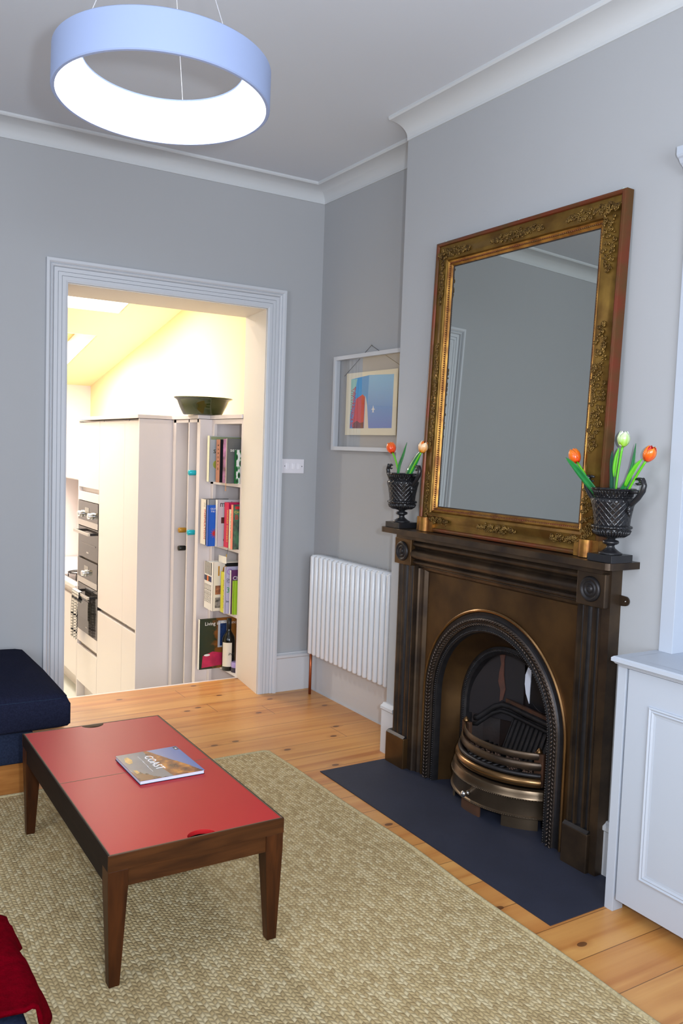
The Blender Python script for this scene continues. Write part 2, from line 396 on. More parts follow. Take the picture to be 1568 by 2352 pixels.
# white lined reveal of the doorway
bm = B(); prism(bm, [(DX1-0.002, YB+0.005), (DX1+0.048, JY+0.003), (DX1+0.055, JY+0.003), (DX1+0.006, YB+0.005)], lambda a, b: (a, b, 0), lambda a, b: (a, b, DZ))
box(bm, DX0-0.004, DX0+0.002, YB+0.005, JY, 0, DZ); box(bm, DX0, DX1+0.05, YB+0.005, JY+0.003, DZ-0.004, DZ+0.002)
struct('trim_doorway_lining', bm, mat('doorway_lining_paint', (228, 222, 214), 0.6, spec=0.3))
struct('trim_threshold', box(B(), DX0, DX1+0.05, JY-0.012, JY+0.012, -0.9, -0.001), M_kit)
struct('wall_right', box(B(), XR, XR+0.12, YF-0.1, YB, 0, ZC), M_wall)
struct('wall_left', box(B(), XL-0.12, XL, YF-0.1, YB, 0, ZC), M_wall)
# wall behind the camera with an assumed window, added for the ambient fill
bm = B(); box(bm, XL, -0.8, YF-0.12, YF, 0, ZC); box(bm, 1.4, XR, YF-0.12, YF, 0, ZC); box(bm, -0.8, 1.4, YF-0.12, YF, 0, 0.75); box(bm, -0.8, 1.4, YF-0.12, YF, 2.5, ZC)
struct('wall_front', bm, M_wall)
bm = B(); box(bm, -0.8, 1.4, YF-0.08, YF-0.03, 0.75, 0.81); box(bm, -0.8, 1.4, YF-0.08, YF-0.03, 2.44, 2.5); box(bm, -0.8, 1.4, YF-0.08, YF-0.03, 1.6, 1.65)
for x in (-0.8, 0.27, 1.34): box(bm, x, x+0.06, YF-0.08, YF-0.03, 0.75, 2.5)
struct('window_1', bm, M_trim)
bm = B()  # frame added on the solid left wall around the side fill light
for y0, y1 in ((0.26, 0.33), (1.17, 1.23), (2.07, 2.14)): box(bm, XL, XL+0.035, y0, y1, 0.68, 2.62)
for z0, z1 in ((0.68, 0.74), (2.56, 2.62), (1.62, 1.67)): box(bm, XL, XL+0.035, 0.26, 2.14, z0, z1)
struct('window_4', bm, M_trim)
# chimney breast: front skin with arched fire opening, plus side returns
FY, FZ, FR = 2.66, 0.41, 0.365
poly = [(CB1, 0.0), (CB1, ZC), (CB0, ZC), (CB0, 0.0), (FY-FR, 0.0)] + [(FY-FR*math.cos(a), FZ+FR*math.sin(a)) for a in [PI*i/24 for i in range(25)]] + [(FY+FR, 0.0)]
bm = prism(B(), poly, lambda a, b: (XC, a, b), lambda a, b: (XC+0.06, a, b))
box(bm, XC+0.06, XR, CB1-0.05, CB1, 0, ZC); box(bm, XC+0.06, XR, CB0, CB0+0.05, 0, ZC)
struct('wall_chimney_breast', bm, M_wall)

# cornice (coved)
def cove(pr=0.118, dz=0.075):
    pts = [(0, -dz-0.012), (0.006, -dz-0.012), (0.006, -dz)]
    for i in range(9):
        a = math.radians(90*i/8)
        pts.append((0.006+(pr-0.02)*(1-math.cos(a)), -dz+(dz-0.016)*math.sin(a)))
    pts += [(pr-0.006, -0.016), (pr, -0.010), (pr, 0.002), (0, 0.002)]
    return pts
# travel direction chosen so that 'left' points into the room
struct('trim_cornice_back', sweep(B(), [(XR, CB1), (XR, YB), (XL, YB)], cove(), lambda s, t, d: (s, t, ZC+d)), M_cornice, smooth=True, autosmooth=30)
struct('trim_cornice_chimney', sweep(B(), [(XC, CB0), (XC, CB1)], cove(), lambda s, t, d: (s, t, ZC+d)), M_cornice, smooth=True, autosmooth=30)
struct('trim_cornice_left', sweep(B(), [(XL, YB-0.13), (XL, YF)], cove(), lambda s, t, d: (s, t, ZC+d)), M_cornice, smooth=True, autosmooth=30)
# skirting
def skirt(h=0.24, t=0.02):
    return [(0, 0), (t, 0), (t, h-0.035), (t+0.008, h-0.028), (t+0.008, h-0.014), (t-0.006, h-0.006), (t-0.01, h), (0, h)]
fz = lambda s, t, d: (s, t, d)
struct('baseboard_back_left', sweep(B(), [(DX0-0.115, YB), (XL, YB)], skirt(), fz), M_skirt)
struct('baseboard_back', sweep(B(), [(XR, YB), (DX1+0.115, YB)], skirt(), fz), M_skirt)
struct('baseboard_right', sweep(B(), [(XR, CB1), (XR, YB-0.03)], [(0, 0), (0.012, 0), (0.012, 0.23), (0.0, 0.24)], fz), M_skirt)
struct('baseboard_chimney', sweep(B(), [(XC, 3.34), (XC, CB1+0.012)], skirt(0.25), fz), M_skirt)
struct('baseboard_chimney_right', sweep(B(), [(XC, CB0+0.03), (XC, 2.035)], skirt(0.2), fz), M_skirt)
# white caulk bead along the alcove floor
struct('trim_floor_bead', box(B(), XR-0.018, XR-0.010, CB1, YB-0.03, 0, 0.006), M_trim)
# architrave: reeded flat board, mitred
ap = [(0, 0), (0.0, 0.012), (0.012, 0.016)]
x = 0.012
for w, d in ((0.020, 0.016), (0.020, 0.016), (0.022, 0.016)):
    ap += [(x+w-0.003, d), (x+w-0.0015, d-0.005), (x+w, d)]; x += w
ap += [(x+0.003, 0.022), (x+0.010, 0.026), (x+0.014, 0.021), (x+0.018, 0.028), (x+0.024, 0.034), (0.112, 0.034), (0.112, 0)]
struct('trim_architrave', sweep(B(), [(DX0, 0), (DX0, DZ), (DX1, DZ), (DX1, 0)], ap, lambda s, t, d: (s, YB-d, t)), M_trim)

# ------------------------------------------------------------------ kitchen shell
KZ = -0.80
SL = lambda y: 2.985-0.185*(y-5.0)
struct('floor_kitchen', box(B(), -1.6, 3.0, JY, 9.9, KZ-0.05, KZ), M_tile)
struct('wall_kitchen_right', box(B(), 2.66, 2.78, JY, 9.9, KZ, 3.2), M_kitwall)
struct('wall_kitchen_left', box(B(), -1.7, -1.6, JY, 9.9, KZ, 3.2), M_kitwall)
struct('wall_kitchen_back', box(B(), -1.6, 2.9, 9.7, 9.85, KZ, 3.2), M_kit)
# sloping ceiling with two skylight openings
def slope_quad(bm, x0, x1, y0, y1):
    vs = [(x0, y0, SL(y0)), (x1, y0, SL(y0)), (x1, y1, SL(y1)), (x0, y1, SL(y1))]
    a = [bm.verts.new(v) for v in vs]; c = [bm.verts.new((v[0], v[1], v[2]+0.06)) for v in vs]
    bm.faces.new(a); bm.faces.new(c[::-1])
    for i in range(4): bm.faces.new((a[i], a[(i+1) % 4], c[(i+1) % 4], c[i]))
bm = B()
xs = [-1.6, 1.2, 2.2, 2.7]; ys = [JY, 6.35, 7.2, 7.87, 8.9, 9.8]
for i in range(3):
    for j in range(5):
        if i == 1 and j in (1, 3): continue
        slope_quad(bm, xs[i], xs[i+1], ys[j], ys[j+1])
struct('ceiling_kitchen', bm, M_kitwall)
for k, (y0, y1) in enumerate(((6.35, 7.2), (7.87, 8.9))):
    bm = B()
    for (a, b_, c_, d_) in ((1.204, 1.19, y0, y1), (2.196, 2.21, y0, y1)): 
        prism(bm, [(y0, SL(y0)), (y1, SL(y1)), (y1, SL(y1)+0.32), (y0, SL(y0)+0.32)], lambda p, q, a=a: (a, p, q), lambda p, q, b_=b_: (b_, p, q))
    box(bm, 1.2, 2.2, y0-0.01, y0+0.004, SL(y0), SL(y0)+0.32); box(bm, 1.2, 2.2, y1-0.004, y1+0.01, SL(y1), SL(y1)+0.32)
    struct('trim_skylight_lining' if k == 0 else 'trim_skylight_lining_rear', bm, mat('skylight_lining_paint', (250, 246, 232), 0.7))
    bm = B()
    pr = [(0, 0), (0.05, 0), (0.05, 0.05), (0, 0.05)]
    sweep(bm, [(1.205, y0+0.005), (1.205, y1-0.005), (2.195, y1-0.005), (2.195, y0+0.005)][::-1], pr, lambda s, t, d: (s, t, SL(t)+0.22+d), closed=True)
    w = struct('window_%d' % (k+2), bm, wood_mat('pine_sash%d' % k, (190, 120, 60), (222, 160, 92), axis='Y'))
    bm = B(); vs = [(1.22, y0+0.02), (2.18, y0+0.02), (2.18, y1-0.02), (1.22, y1-0.02)]
    bm.faces.new([bm.verts.new((a, b_, SL(b_)+0.25)) for a, b_ in vs])
    g = obj('pane', bm, mat('evening_sky_pane', (250, 240, 214), 0.3, emit=1.6), w)

# ================================================================== KITCHEN FITTINGS
KT = 1.705
# tall larder run: x front 2.01
XF = 2.01
def door_panel(name, y0, y1, z0, z1, parent, x=XF, m=M_kit):
    return boxo(name, x, x+0.02, y0+0.0015, y1-0.0015, z0, z1, m, parent, bevel=0.0015)
t = thing('larder_cabinet', 'narrow white handleless larder cabinet nearest the doorway, beside its grey end panel', 'cabinet', (XF, 6.2, KZ))
boxo('carcass', XF+0.035, 2.655, 6.055, 6.37, KZ, 1.672, M_kit, t)
door_panel('door', 6.055, 6.38, 0.125, 1.66, t); door_panel('door', 6.055, 6.38, -0.64, 0.095, t)
t = thing('larder_cabinet', 'wide white handleless larder cabinet between the ovens and the narrow larder', 'cabinet', (XF, 6.7, KZ))
boxo('carcass', XF+0.035, 2.655, 6.39, 7.03, KZ, 1.672, M_kit, t)
door_panel('door', 6.38, 7.04, 0.125, 1.66, t); door_panel('door', 6.38, 7.04, -0.64, 0.095, t)
t = thing('oven_housing', 'tall white oven housing cabinet holding two stacked ovens', 'cabinet', (XF, 7.37, KZ))
boxo('carcass', XF+0.035, 2.655, 7.05, 7.665, -0.63, 1.672, M_kit, t)
boxo('plinth', XF+0.07, 2.6, 7.05, 7.66, KZ, -0.62, M_kit, t); boxo('side_panel', XF, XF+0.6, 7.665, 7.685, KZ, 1.672, M_kit, t)
door_panel('door', 7.045, 7.665, 1.10, 1.66, t); boxo('filler_rail', XF, XF+0.02, 7.045, 7.665, 0.985, 1.06, M_kit, t)
boxo('filler_rail', XF, XF+0.02, 7.045, 7.665, -0.27, -0.165, M_kit, t); door_panel('drawer_front', 7.045, 7.665, -0.64, -0.31, t)
t = thing('end_panel', 'pale grey white end panel closing the tall larder run', 'panel', (XF, 6.04, KZ))
boxo('panel', XF-0.005, 2.32, 6.03, 6.05, KZ, 1.675, mat('end_panel_white', (232, 224, 224), 0.45), t)
# wine rack unit
t = thing('wine_rack', 'white two-column wine rack set into the kitchen units', 'rack', (2.255, 5.75, KZ))
for y, w in ((5.53, 0.022), (5.695, 0.018), (5.955, 0.06)): boxo('divider', 2.255, 2.60, y, y+w, KZ, 1.675, M_kit, t)
boxo('back_panel', 2.60, 2.64, 5.53, 6.0, KZ, 1.675, M_kit, t); boxo('top_rail', 2.255, 2.60, 5.53, 6.0, 1.655, 1.675, M_kit, t)
for z in [i*0.132-0.35 for i in range(15)]:
    boxo('bottle_shelf', 2.36, 2.60, 5.552, 5.955, z, z+0.008, mat('rack_shelf_white', (214, 222, 222), 0.5), t)
M_gl = mat('wine_bottle_dark_glass', (18, 20, 18), 0.1)
for nm, y, z, c, lab in (('a', 5.62, 1.305, (30, 178, 196), 'wine bottle with teal cap, upper one of the right rack column'),
                        ('b', 5.62, 0.887, (30, 178, 196), 'wine bottle with teal cap, lower one of the right rack column'),
                        ('c', 5.79, 0.887, (176, 130, 38), 'wine bottle with gold cap in the left rack column'),
                        ('d', 5.79, 0.757, (22, 24, 22), 'wine bottle with black cap in the left rack column')):
    w = thing('wine_bottle', lab, 'bottle', (2.28, y, z), group='bottles in the wine rack')
    obj('bottle_glass', lathe(B(), [(0.0145, 0), (0.0145, 0.06), (0.036, 0.12), (0.037, 0.27), (0.03, 0.28)], (2.285, y, z), 16, 'X'), M_gl, w, smooth=True)
    obj('cap', lathe(B(), [(0.0, -0.002), (0.015, 0), (0.019, 0.004), (0.018, 0.05), (0.0155, 0.055), (0.0, 0.056)], (2.225, y, z), 16, 'X'), mat('bottle_cap_'+nm, c, 0.3, 0.2), w, smooth=True, autosmooth=50)
# open bookshelf unit: front x 2.34, y 5.01..5.50
t = thing('bookshelf', 'white open bookshelf beside the doorway reveal with four shelves of books', 'bookshelf', (2.34, 5.25, KZ))
XS = 2.34
boxo('side_panel', XS-0.085, 2.64, 5.50, 5.528, KZ, 1.675, M_kit, t); boxo('side_panel', XS, 2.64, 4.995, 5.018, KZ, 1.675, M_kit, t)
boxo('back_panel', 2.62, 2.64, 5.018, 5.50, KZ, 1.675, M_kit, t); boxo('top_rail', XS, 2.62, 5.018, 5.50, 1.645, 1.675, M_kit, t)
boxo('stile', XS, XS+0.02, 5.455, 5.50, KZ, 1.645, M_kit, t)
for z in (1.258, 0.832, 0.404, 0.018): boxo('shelf', XS, 2.62, 5.018, 5.50, z-0.022, z, M_kit, t)
boxo('shelf', XS, 2.62, 5.018, 5.50, -0.42, -0.40, M_kit, t)
# continuous stepped top slab
poly = [(XF-0.02, 7.7), (XF-0.02, 6.02), (2.245, 6.02), (2.245, 5.515), (2.33, 5.515), (2.33, 5.0), (2.655, 5.0), (2.655, 7.7)]
o = obj('worktop_slab', prism(B(), poly, lambda a, b: (a, b, 1.678), lambda a, b: (a, b, KT)), M_kit, bevel=0.002)
tag(o, 'stepped white top slab running over the tall kitchen units', 'worktop')
# warm strip light lying on top of the units against the wall
t = thing('strip_light', 'warm LED strip light lying on top of the kitchen units', 'lamp', (2.6, 6.4, KT))
boxo('strip', 2.58, 2.60, 5.9, 7.4, KT, KT+0.012, mat('led_strip_warm', (255, 214, 140), 0.5, emit=7), t)
# ovens
def oven(z0, z1, lab, handle_z, knobs, parentgroup):
    t = thing('oven', lab, 'oven', (XF, 7.35, z0))
    G = mat('oven_grey_glass', (50, 47, 48), 0.08, 0.0, spec=0.5)
    boxo('oven_body', XF+0.0, XF+0.03, 7.05, 7.66, z0, z1-0.225, G, t)
    boxo('control_panel', XF-0.004, XF+0.03, 7.05, 7.66, z1-0.215, z1, G, t)
    boxo('seal', XF+0.005, XF+0.03, 7.05, 7.66, z1-0.225, z1-0.215, M_void, t)
    boxo('trim_strip', XF-0.006, XF+0.0, 7.05, 7.66, z1-0.215, z1-0.165, M_steel, t)
    boxo('display', XF-0.0065, XF-0.004, 7.32, 7.44, z1-0.10, z1-0.05, mat('oven_display', (150, 146, 140), 0.2), t)
    boxo('door_window', XF-0.003, XF, 7.12, 7.58, z0+0.12, z1-0.36, mat('oven_window', (60, 58, 56), 0.04, 0.2, spec=0.8), t)
    boxo('maker_badge', XF-0.002, XF, 7.33, 7.39, z0+0.045, z0+0.057, M_steel, t)
    for y in knobs:
        obj('knob', lathe(B(), [(0, -0.045), (0.022, -0.045), (0.025, -0.04), (0.025, -0.012), (0.03, -0.010), (0.03, 0)], (XF-0.004, y, z1-0.11), 20, 'X'), M_chrome, t, smooth=True, autosmooth=40)
    h = boxo('handle', XF-0.065, XF-0.045, 7.12, 7.59, handle_z-0.012, handle_z+0.012, M_steel, t, bevel=0.003)
    for y in (7.13, 7.55): boxo('bracket', XF-0.046, XF, y, y+0.025, handle_z-0.01, handle_z+0.01, M_black, h)
    return t
oven(0.49, 0.98, 'upper grey glass oven with two chrome knobs', 0.72, (7.20, 7.52), 1)
oven(-0.165, 0.475, 'lower grey glass oven with a tea towel over its handle', 0.185, (7.37,), 1)
# tea towel draped over lower handle
def check_mat():
    m, n, l, b = nt('checked_cotton')
    tc = n.new('ShaderNodeTexCoord'); sx = n.new('ShaderNodeSeparateXYZ'); l.new(tc.outputs['Object'], sx.inputs[0])
    a = math_node(n, l, 'GREATER_THAN', math_node(n, l, 'FRACT', math_node(n, l, 'MULTIPLY', sx.outputs[1], 40)), 0.68)
    c = math_node(n, l, 'GREATER_THAN', math_node(n, l, 'FRACT', math_node(n, l, 'MULTIPLY', sx.outputs[2], 40)), 0.68)
    k = math_node(n, l, 'MAXIMUM', a, c)
    z = math_node(n, l, 'FRACT', math_node(n, l, 'MULTIPLY', sx.outputs[2], 7.0)); s2 = math_node(n, l, 'GREATER_THAN', z, 0.88)
    l.new(mixc(n, l, math_node(n, l, 'MAXIMUM', math_node(n, l, 'MULTIPLY', k, 0.75), s2), rgb((232, 226, 222)), rgb((38, 36, 44))), b.inputs['Base Color'])
    b.inputs['Roughness'].default_value = 0.9
    return m
bm = B(); grid = []
for i in range(29):
    s = -0.10+i*0.02   # along cloth: negative = behind the bar
    row = []
    for j in range(15):
        y = 7.36+j*0.0155
        if s < 0: z = 0.20+s; x = XF-0.040
        elif s < 0.04: z = 0.20+0.004; x = XF-0.040-s*0.8
        else: z = 0.20-(s-0.04); x = XF-0.073-0.012*math.sin(j*0.9+1)*min(1, (s-0.04)*5)
        y2 = y+0.03*(s if s > 0 else 0)*math.sin(j*0.5)-0.1*max(0, s-0.04)*((j-7)/14.0)
        row.append(bm.verts.new((x, y2, z)))
    grid.append(row)
for i in range(28):
    for j in range(14): bm.faces.new((grid[i][j], grid[i][j+1], grid[i+1][j+1], grid[i+1][j]))
o = obj('tea_towel', bm, check_mat(), smooth=True); o.modifiers.new('thick', 'SOLIDIFY').thickness = 0.003
tag(o, 'black and white checked tea towel hanging over the lower oven handle', 'towel')
# base run with hob beyond the ovens
t = thing('base_cabinet', 'white handleless base cabinet under the gas hob beyond the ovens', 'cabinet', (XF, 8.4, KZ))
boxo('carcass', XF+0.03, 2.655, 7.69, 9.65, -0.62, 0.16, M_kit, t); boxo('plinth', XF+0.09, 2.6, 7.69, 9.65, KZ, -0.62, M_kit, t)
door_panel('door', 7.69, 8.3, -0.62, 0.09, t); door_panel('door', 8.3, 8.9, -0.62, 0.09, t); door_panel('door', 8.9, 9.5, -0.62, 0.09, t)
o = boxo('kitchen_worktop', XF-0.02, 2.655, 7.69, 9.68, 0.17, 0.205, M_kit, bevel=0.002); tag(o, 'white worktop carrying the gas hob beyond the ovens', 'worktop')
t = thing('wall_cabinet', 'white wall cabinet hanging above the gas hob', 'cabinet', (2.3, 8.6, 1.12))
boxo('carcass', 2.32, 2.655, 7.69, 9.65, 1.13, 1.56, M_kit, t)
for y in (7.69, 8.35, 9.0): door_panel('door', y, y+0.65, 1.11, 1.55, t, x=2.30)
boxo('light_pelmet', 2.31, 2.655, 7.69, 9.65, 1.10, 1.13, M_kit, t)
o = boxo('splashback', 2.645, 2.657, 7.69, 9.66, 0.206, 1.098, M_kit); tag(o, 'white splashback behind the gas hob', 'splashback')
t = thing('gas_hob', 'black and steel gas hob on the worktop beyond the ovens', 'hob', (2.3, 8.1, 0.205))
boxo('hob_plate', 2.06, 2.56, 7.76, 8.36, 0.205, 0.215, mat('hob_steel', (110, 108, 106), 0.2, 0.9), t, bevel=0.004)
for (x, y) in ((2.18, 7.92), (2.44, 7.92), (2.18, 8.2), (2.44, 8.2)):
    obj('burner', lathe(B(), [(0, 0.03), (0.03, 0.03), (0.035, 0.022), (0.045, 0.018), (0.045, 0)], (x, y, 0.215), 16), M_black, t, smooth=True, autosmooth=40)
    bm = B()
    for a in range(4):
        c_, s_ = math.cos(a*PI/2), math.sin(a*PI/2)
        tube(bm, [(x+0.12*c_, y+0.12*s_, 0.215), (x+0.12*c_, y+0.12*s_, 0.252), (x+0.02*c_, y+0.02*s_, 0.256)], 0.006, 6)
    tube(bm, [(x+0.12*math.cos(q*PI/8), y+0.12*math.sin(q*PI/8), 0.25) for q in range(16)], 0.005, 6, closed=True)
    obj('pan_support', bm, M_black, t, smooth=True)
# bowl on the slab
t = thing('mixing_bowl', 'dark green glazed bowl standing on top of the kitchen units', 'bowl', (2.42, 5.58, KT))
bp_ = [(0, 0.0), (0.118, 0.0), (0.124, 0.006), (0.150, 0.06), (0.165, 0.098), (0.180, 0.108), (0.188, 0.112), (0.190, 0.118), (0.182, 0.120), (0.162, 0.112), (0.155, 0.10), (0.138, 0.05), (0.118, 0.012), (0, 0.010)]
M_bowl = mat('olive_green_glaze', (48, 56, 18), 0.12, spec=0.6, coat=0.6)
obj('bowl_body', lathe(B(), [(r*1.09, h) for r, h in bp_], (2.31, 5.60, KT+0.001), 48), M_bowl, t, smooth=True, autosmooth=50)
# downlight fittings on the slope; the leftmost belongs to an added fill lamp
for kx, ky in ((1.75, 5.7), (1.75, 7.55), (1.2, 8.6), (0.2, 6.2)):
    t = thing('downlight', {5.7: 'recessed round downlight in the kitchen slope nearest the doorway', 7.55: 'recessed round downlight between the two kitchen skylights', 8.6: 'recessed round downlight far back in the kitchen slope', 6.2: 'recessed round downlight left of the kitchen skylights'}[ky], 'lamp', (kx, ky, SL(ky)), group='kitchen downlights')
    obj('bezel', lathe(B(), [(0.045, -0.004), (0.05, -0.004), (0.05, 0.0), (0.045, 0.0), (0.045, -0.004)], (kx, ky, SL(ky)), 24, capt=False), M_trim, t, smooth=True)
    obj('lamp_face', lathe(B(), [(0.0, 0), (0.044, 0.0)], (kx, ky, SL(ky)-0.002), 24, capt=False), mat('lamp_face_glow', (255, 236, 190), 0.4, emit=12), t)

# ------------------------------------------------------------------ books
WHITE = mat('printed_white', (238, 236, 230), 0.6); BLACKINK = mat('printed_black', (20, 20, 22), 0.5); REDINK = mat('printed_red', (196, 30, 34), 0.5)
PAGES = mat('book_pages', (224, 220, 210), 0.8, noise=0.15, nscale=200, stretch=(1, 1, 0.05))
def book(name, x, y, zb, w, th, h, cover, spine, label, group, parts=()):
    """spine faces -x at x, near cover at y, far cover at y+th"""
    t = thing(name, label, 'book' if name == 'book' else 'magazine', (x+w/2, y+th/2, zb), group=group)
    cv = B(); box(cv, x, x+w, y, y+0.002, zb, zb+h); box(cv, x, x+w, y+th-0.002, y+th, zb, zb+h)
    obj('cover', cv, cover, t); boxo('spine', x-0.001, x+0.002, y, y+th, zb, zb+h, spine, t)
    boxo('pages', x+0.003, x+w-0.003, y+0.002, y+th-0.002, zb+0.002, zb+h-0.004, PAGES, t)
    for fn in parts: fn(t)
    return t
def cover_text(body, x, z, y, size, m, sx=1.0):
    return lambda t: text(body, size, frame_m((x, y-0.0006, z), (1, 0, 0), (0, 0, 1)), m, t, 'title', sx=sx)
def spine_text(body, x, y, z, size, m, sx=1.0):   # reads downwards
    return lambda t: text(body, size, frame_m((x-0.0018, y, z), (0, 0, -1), (0, -1, 0)), m, t, 'spine_title', sx=sx)
def patch(nm, x0, x1, z0, z1, y, m):
    return lambda t: boxo(nm, x0, x1, y-0.0006, y, z0, z1, m, t)
G1, G2, G3, G4 = 'books on the top kitchen shelf', 'books on the second kitchen shelf', 'magazines and books on the third kitchen shelf', 'things on the bottom kitchen shelf'
z = 1.258
book('book', 2.242, 5.30, z, 0.25, 0.035, 0.305, mat('pale_grey_cover', (196, 200, 204), 0.4, noise=0.15, nscale=5), mat('cream_spine', (226, 226, 200), 0.5), 'tall pale grey book with a green fruit on its cover, at the shelf end', G1,
     [cover_text('simple', 2.268, z+0.19, 5.30, 0.055, mat('olive_ink', (86, 84, 60), 0.5)), patch('cover_band', 2.25, 2.49, z+0.28, z+0.3, 5.30, mat('band_green', (150, 160, 120), 0.5)),
      lambda t: obj('cover_fruit', lathe(B(), [(0, -0.001), (0.026, -0.0008), (0.028, 0)], (2.296, 5.30, z+0.115), 24, 'Y'), mat('apple_green', (172, 180, 80), 0.5), t)])
book('book', 2.270, 5.19, z, 0.17, 0.06, 0.282, mat('black_cover', (26, 22, 28), 0.4), mat('copper_spine', (176, 118, 96), 0.45), 'black book with a copper brown spine on the top shelf', G1, [spine_text('B  A  R  C  E  L  O', 2.27, 5.225, z+0.25, 0.022, BLACKINK)])
book('book', 2.279, 5.10, z, 0.18, 0.06, 0.287, mat('purple_flower_cover', (74, 46, 66), 0.4), mat('flower_spine', (92, 56, 78), 0.4, col2=(196, 128, 190), nscale=16), 'plum coloured book with a pink flower running up its spine', G1, [spine_text('ENTERTAINING', 2.279, 5.115, z+0.16, 0.03, mat('orange_ink', (206, 140, 60), 0.5))])
book('book', 2.271, 5.08, z, 0.24, 0.015, 0.29, mat('slate_grey_cover', (98, 100, 100), 0.4, noise=0.15, nscale=12), mat('grey_spine', (160, 156, 150), 0.5), 'slim slate grey book with white lower-case title on the top shelf', G1, [cover_text('sense', 2.292, z+0.205, 5.08, 0.034, WHITE)])
def leaf_mat():
    m, n, l, b = nt('leaf_print'); tc = n.new('ShaderNodeTexCoord'); v = n.new('ShaderNodeTexVoronoi'); v.inputs['Scale'].default_value = 38; l.new(tc.outputs['Object'], v.inputs['Vector'])
    mp = n.new('ShaderNodeMapping'); mp.inputs['Scale'].default_value = (1.6, 1, 0.7); l.new(tc.outputs['Object'], mp.inputs[0]); l.new(mp.outputs[0], v.inputs['Vector'])
    r = n.new('ShaderNodeValToRGB'); e = r.color_ramp.elements; e[0].position = 0.0; e[0].color = rgb((24, 34, 26)); e[1].position = 0.52; e[1].color = rgb((232, 234, 228)); x = e.new(0.32); x.color = rgb((36, 130, 66)); r.color_ramp.interpolation = 'CONSTANT'
    l.new(v.outputs['Distance'], r.inputs[0]); l.new(r.outputs[0], b.inputs['Base Color']); return m
book('book', 2.322, 5.05, z, 0.15, 0.024, 0.218, leaf_mat(), mat('green_spine', (30, 120, 62), 0.5), 'small book with a green, white and black leaf pattern, right end of the top shelf', G1)
z = 0.832
book('book', 2.241, 5.335, z, 0.20, 0.085, 0.305, mat('portrait_grey', (70, 70, 74), 0.4, noise=0.3, nscale=9), mat('ivory_spine', (226, 218, 206), 0.5), 'thick ivory book with red INSPIRATION lettering on its spine', G2, [spine_text('IN', 2.241, 5.365, z+0.285, 0.03, mat('grey_ink', (170, 166, 160), 0.5)), spine_text('INSPIRATION', 2.241, 5.36, z+0.24, 0.034, REDINK, 1.0)])
book('book', 2.241, 5.285, z, 0.22, 0.03, 0.308, mat('mid_grey_cover', (150, 150, 154), 0.4), mat('mid_grey_cover', (150, 150, 154)), 'grey book showing only its top above the blue book', G2, [cover_text('THE CELLO', 2.285, z+0.272, 5.285, 0.016, REDINK)])
book('book', 2.224, 5.25, z, 0.21, 0.03, 0.272, mat('vivid_blue_cover', (18, 92, 196), 0.35), mat('vivid_blue_spine', (16, 84, 186), 0.35), 'bright blue cookbook with a red starburst on its cover', G2,
     [cover_text('QUAGLI', 2.238, z+0.243, 5.25, 0.018, WHITE), cover_text('THE COO', 2.24, z+0.226, 5.25, 0.015, WHITE),
      lambda t: obj('starburst', prism(B(), [(2.268+(0.030 if k % 2 else 0.010)*math.cos(k*PI/11), z+0.085+(0.036 if k % 2 else 0.012)*math.sin(k*PI/11)) for k in range(22)], lambda a, b: (a, 5.25, b), lambda a, b: (a, 5.2494, b)), REDINK, t)])
book('magazine', 2.273, 5.215, z, 0.23, 0.03, 0.31, mat('pale_magazine_cover', (206, 204, 208), 0.35), WHITE, 'white cookery magazine book with heavy black title lettering', G2,
     [cover_text('marie cl', 2.289, z+0.265, 5.215, 0.055, BLACKINK, 0.9), patch('cover_photo', 2.30, 2.335, z+0.155, z+0.195, 5.215, mat('fig_photo', (92, 50, 42), 0.5, noise=0.4, nscale=30)), cover_text('O', 2.315, z+0.03, 5.215, 0.04, BLACKINK)])
book('book', 2.316, 5.13, z, 0.20, 0.07, 0.297, mat('magenta_cover', (206, 28, 92), 0.4), mat('crimson_pink_spine', (212, 40, 78), 0.4), 'magenta book with a yellow flame on its cover', G2,
     [lambda t: obj('flame', prism(B(), [(2.335, z+0.262), (2.345, z+0.235), (2.352, z+0.25), (2.36, z+0.222), (2.372, z+0.258), (2.385, z+0.22), (2.38, z+0.19), (2.355, z+0.178), (2.338, z+0.20)], lambda a, b: (a, 5.13, b), lambda a, b: (a, 5.1294, b)), mat('flame_yellow', (244, 216, 40), 0.5), t), spine_text('WICKED COOKERY', 2.316, 5.155, z+0.25, 0.024, mat('yellow_ink', (250, 210, 90), 0.5))])
book('book', 2.314, 5.078, z, 0.17, 0.04, 0.256, mat('sage_cover', (150, 170, 130), 0.5, col2=(40, 60, 50), nscale=14), mat('cream_label_spine', (222, 220, 190), 0.5), 'slim cream-spined cookbook between the magenta book and the comic-covered book', G2, [spine_text('ANTONIO CARL', 2.314, 5.092, z+0.23, 0.022, BLACKINK)])
book('book', 2.306, 5.04, z, 0.20, 0.03, 0.29, mat('comic_cover', (84, 130, 96), 0.4, col2=(60, 40, 60), nscale=22), mat('salmon_spine', (240, 140, 116), 0.4), 'salmon-spined book with a busy comic-style cover, right end of the second shelf', G2,
     [patch('red_panel', 2.32, 2.35, z+0.262, z+0.28, 5.04, REDINK), cover_text('CHR', 2.314, z+0.235, 5.04, 0.024, mat('gold_ink', (230, 196, 80), 0.5)), cover_text('B', 2.318, z+0.195, 5.04, 0.045, REDINK)])
z = 0.404
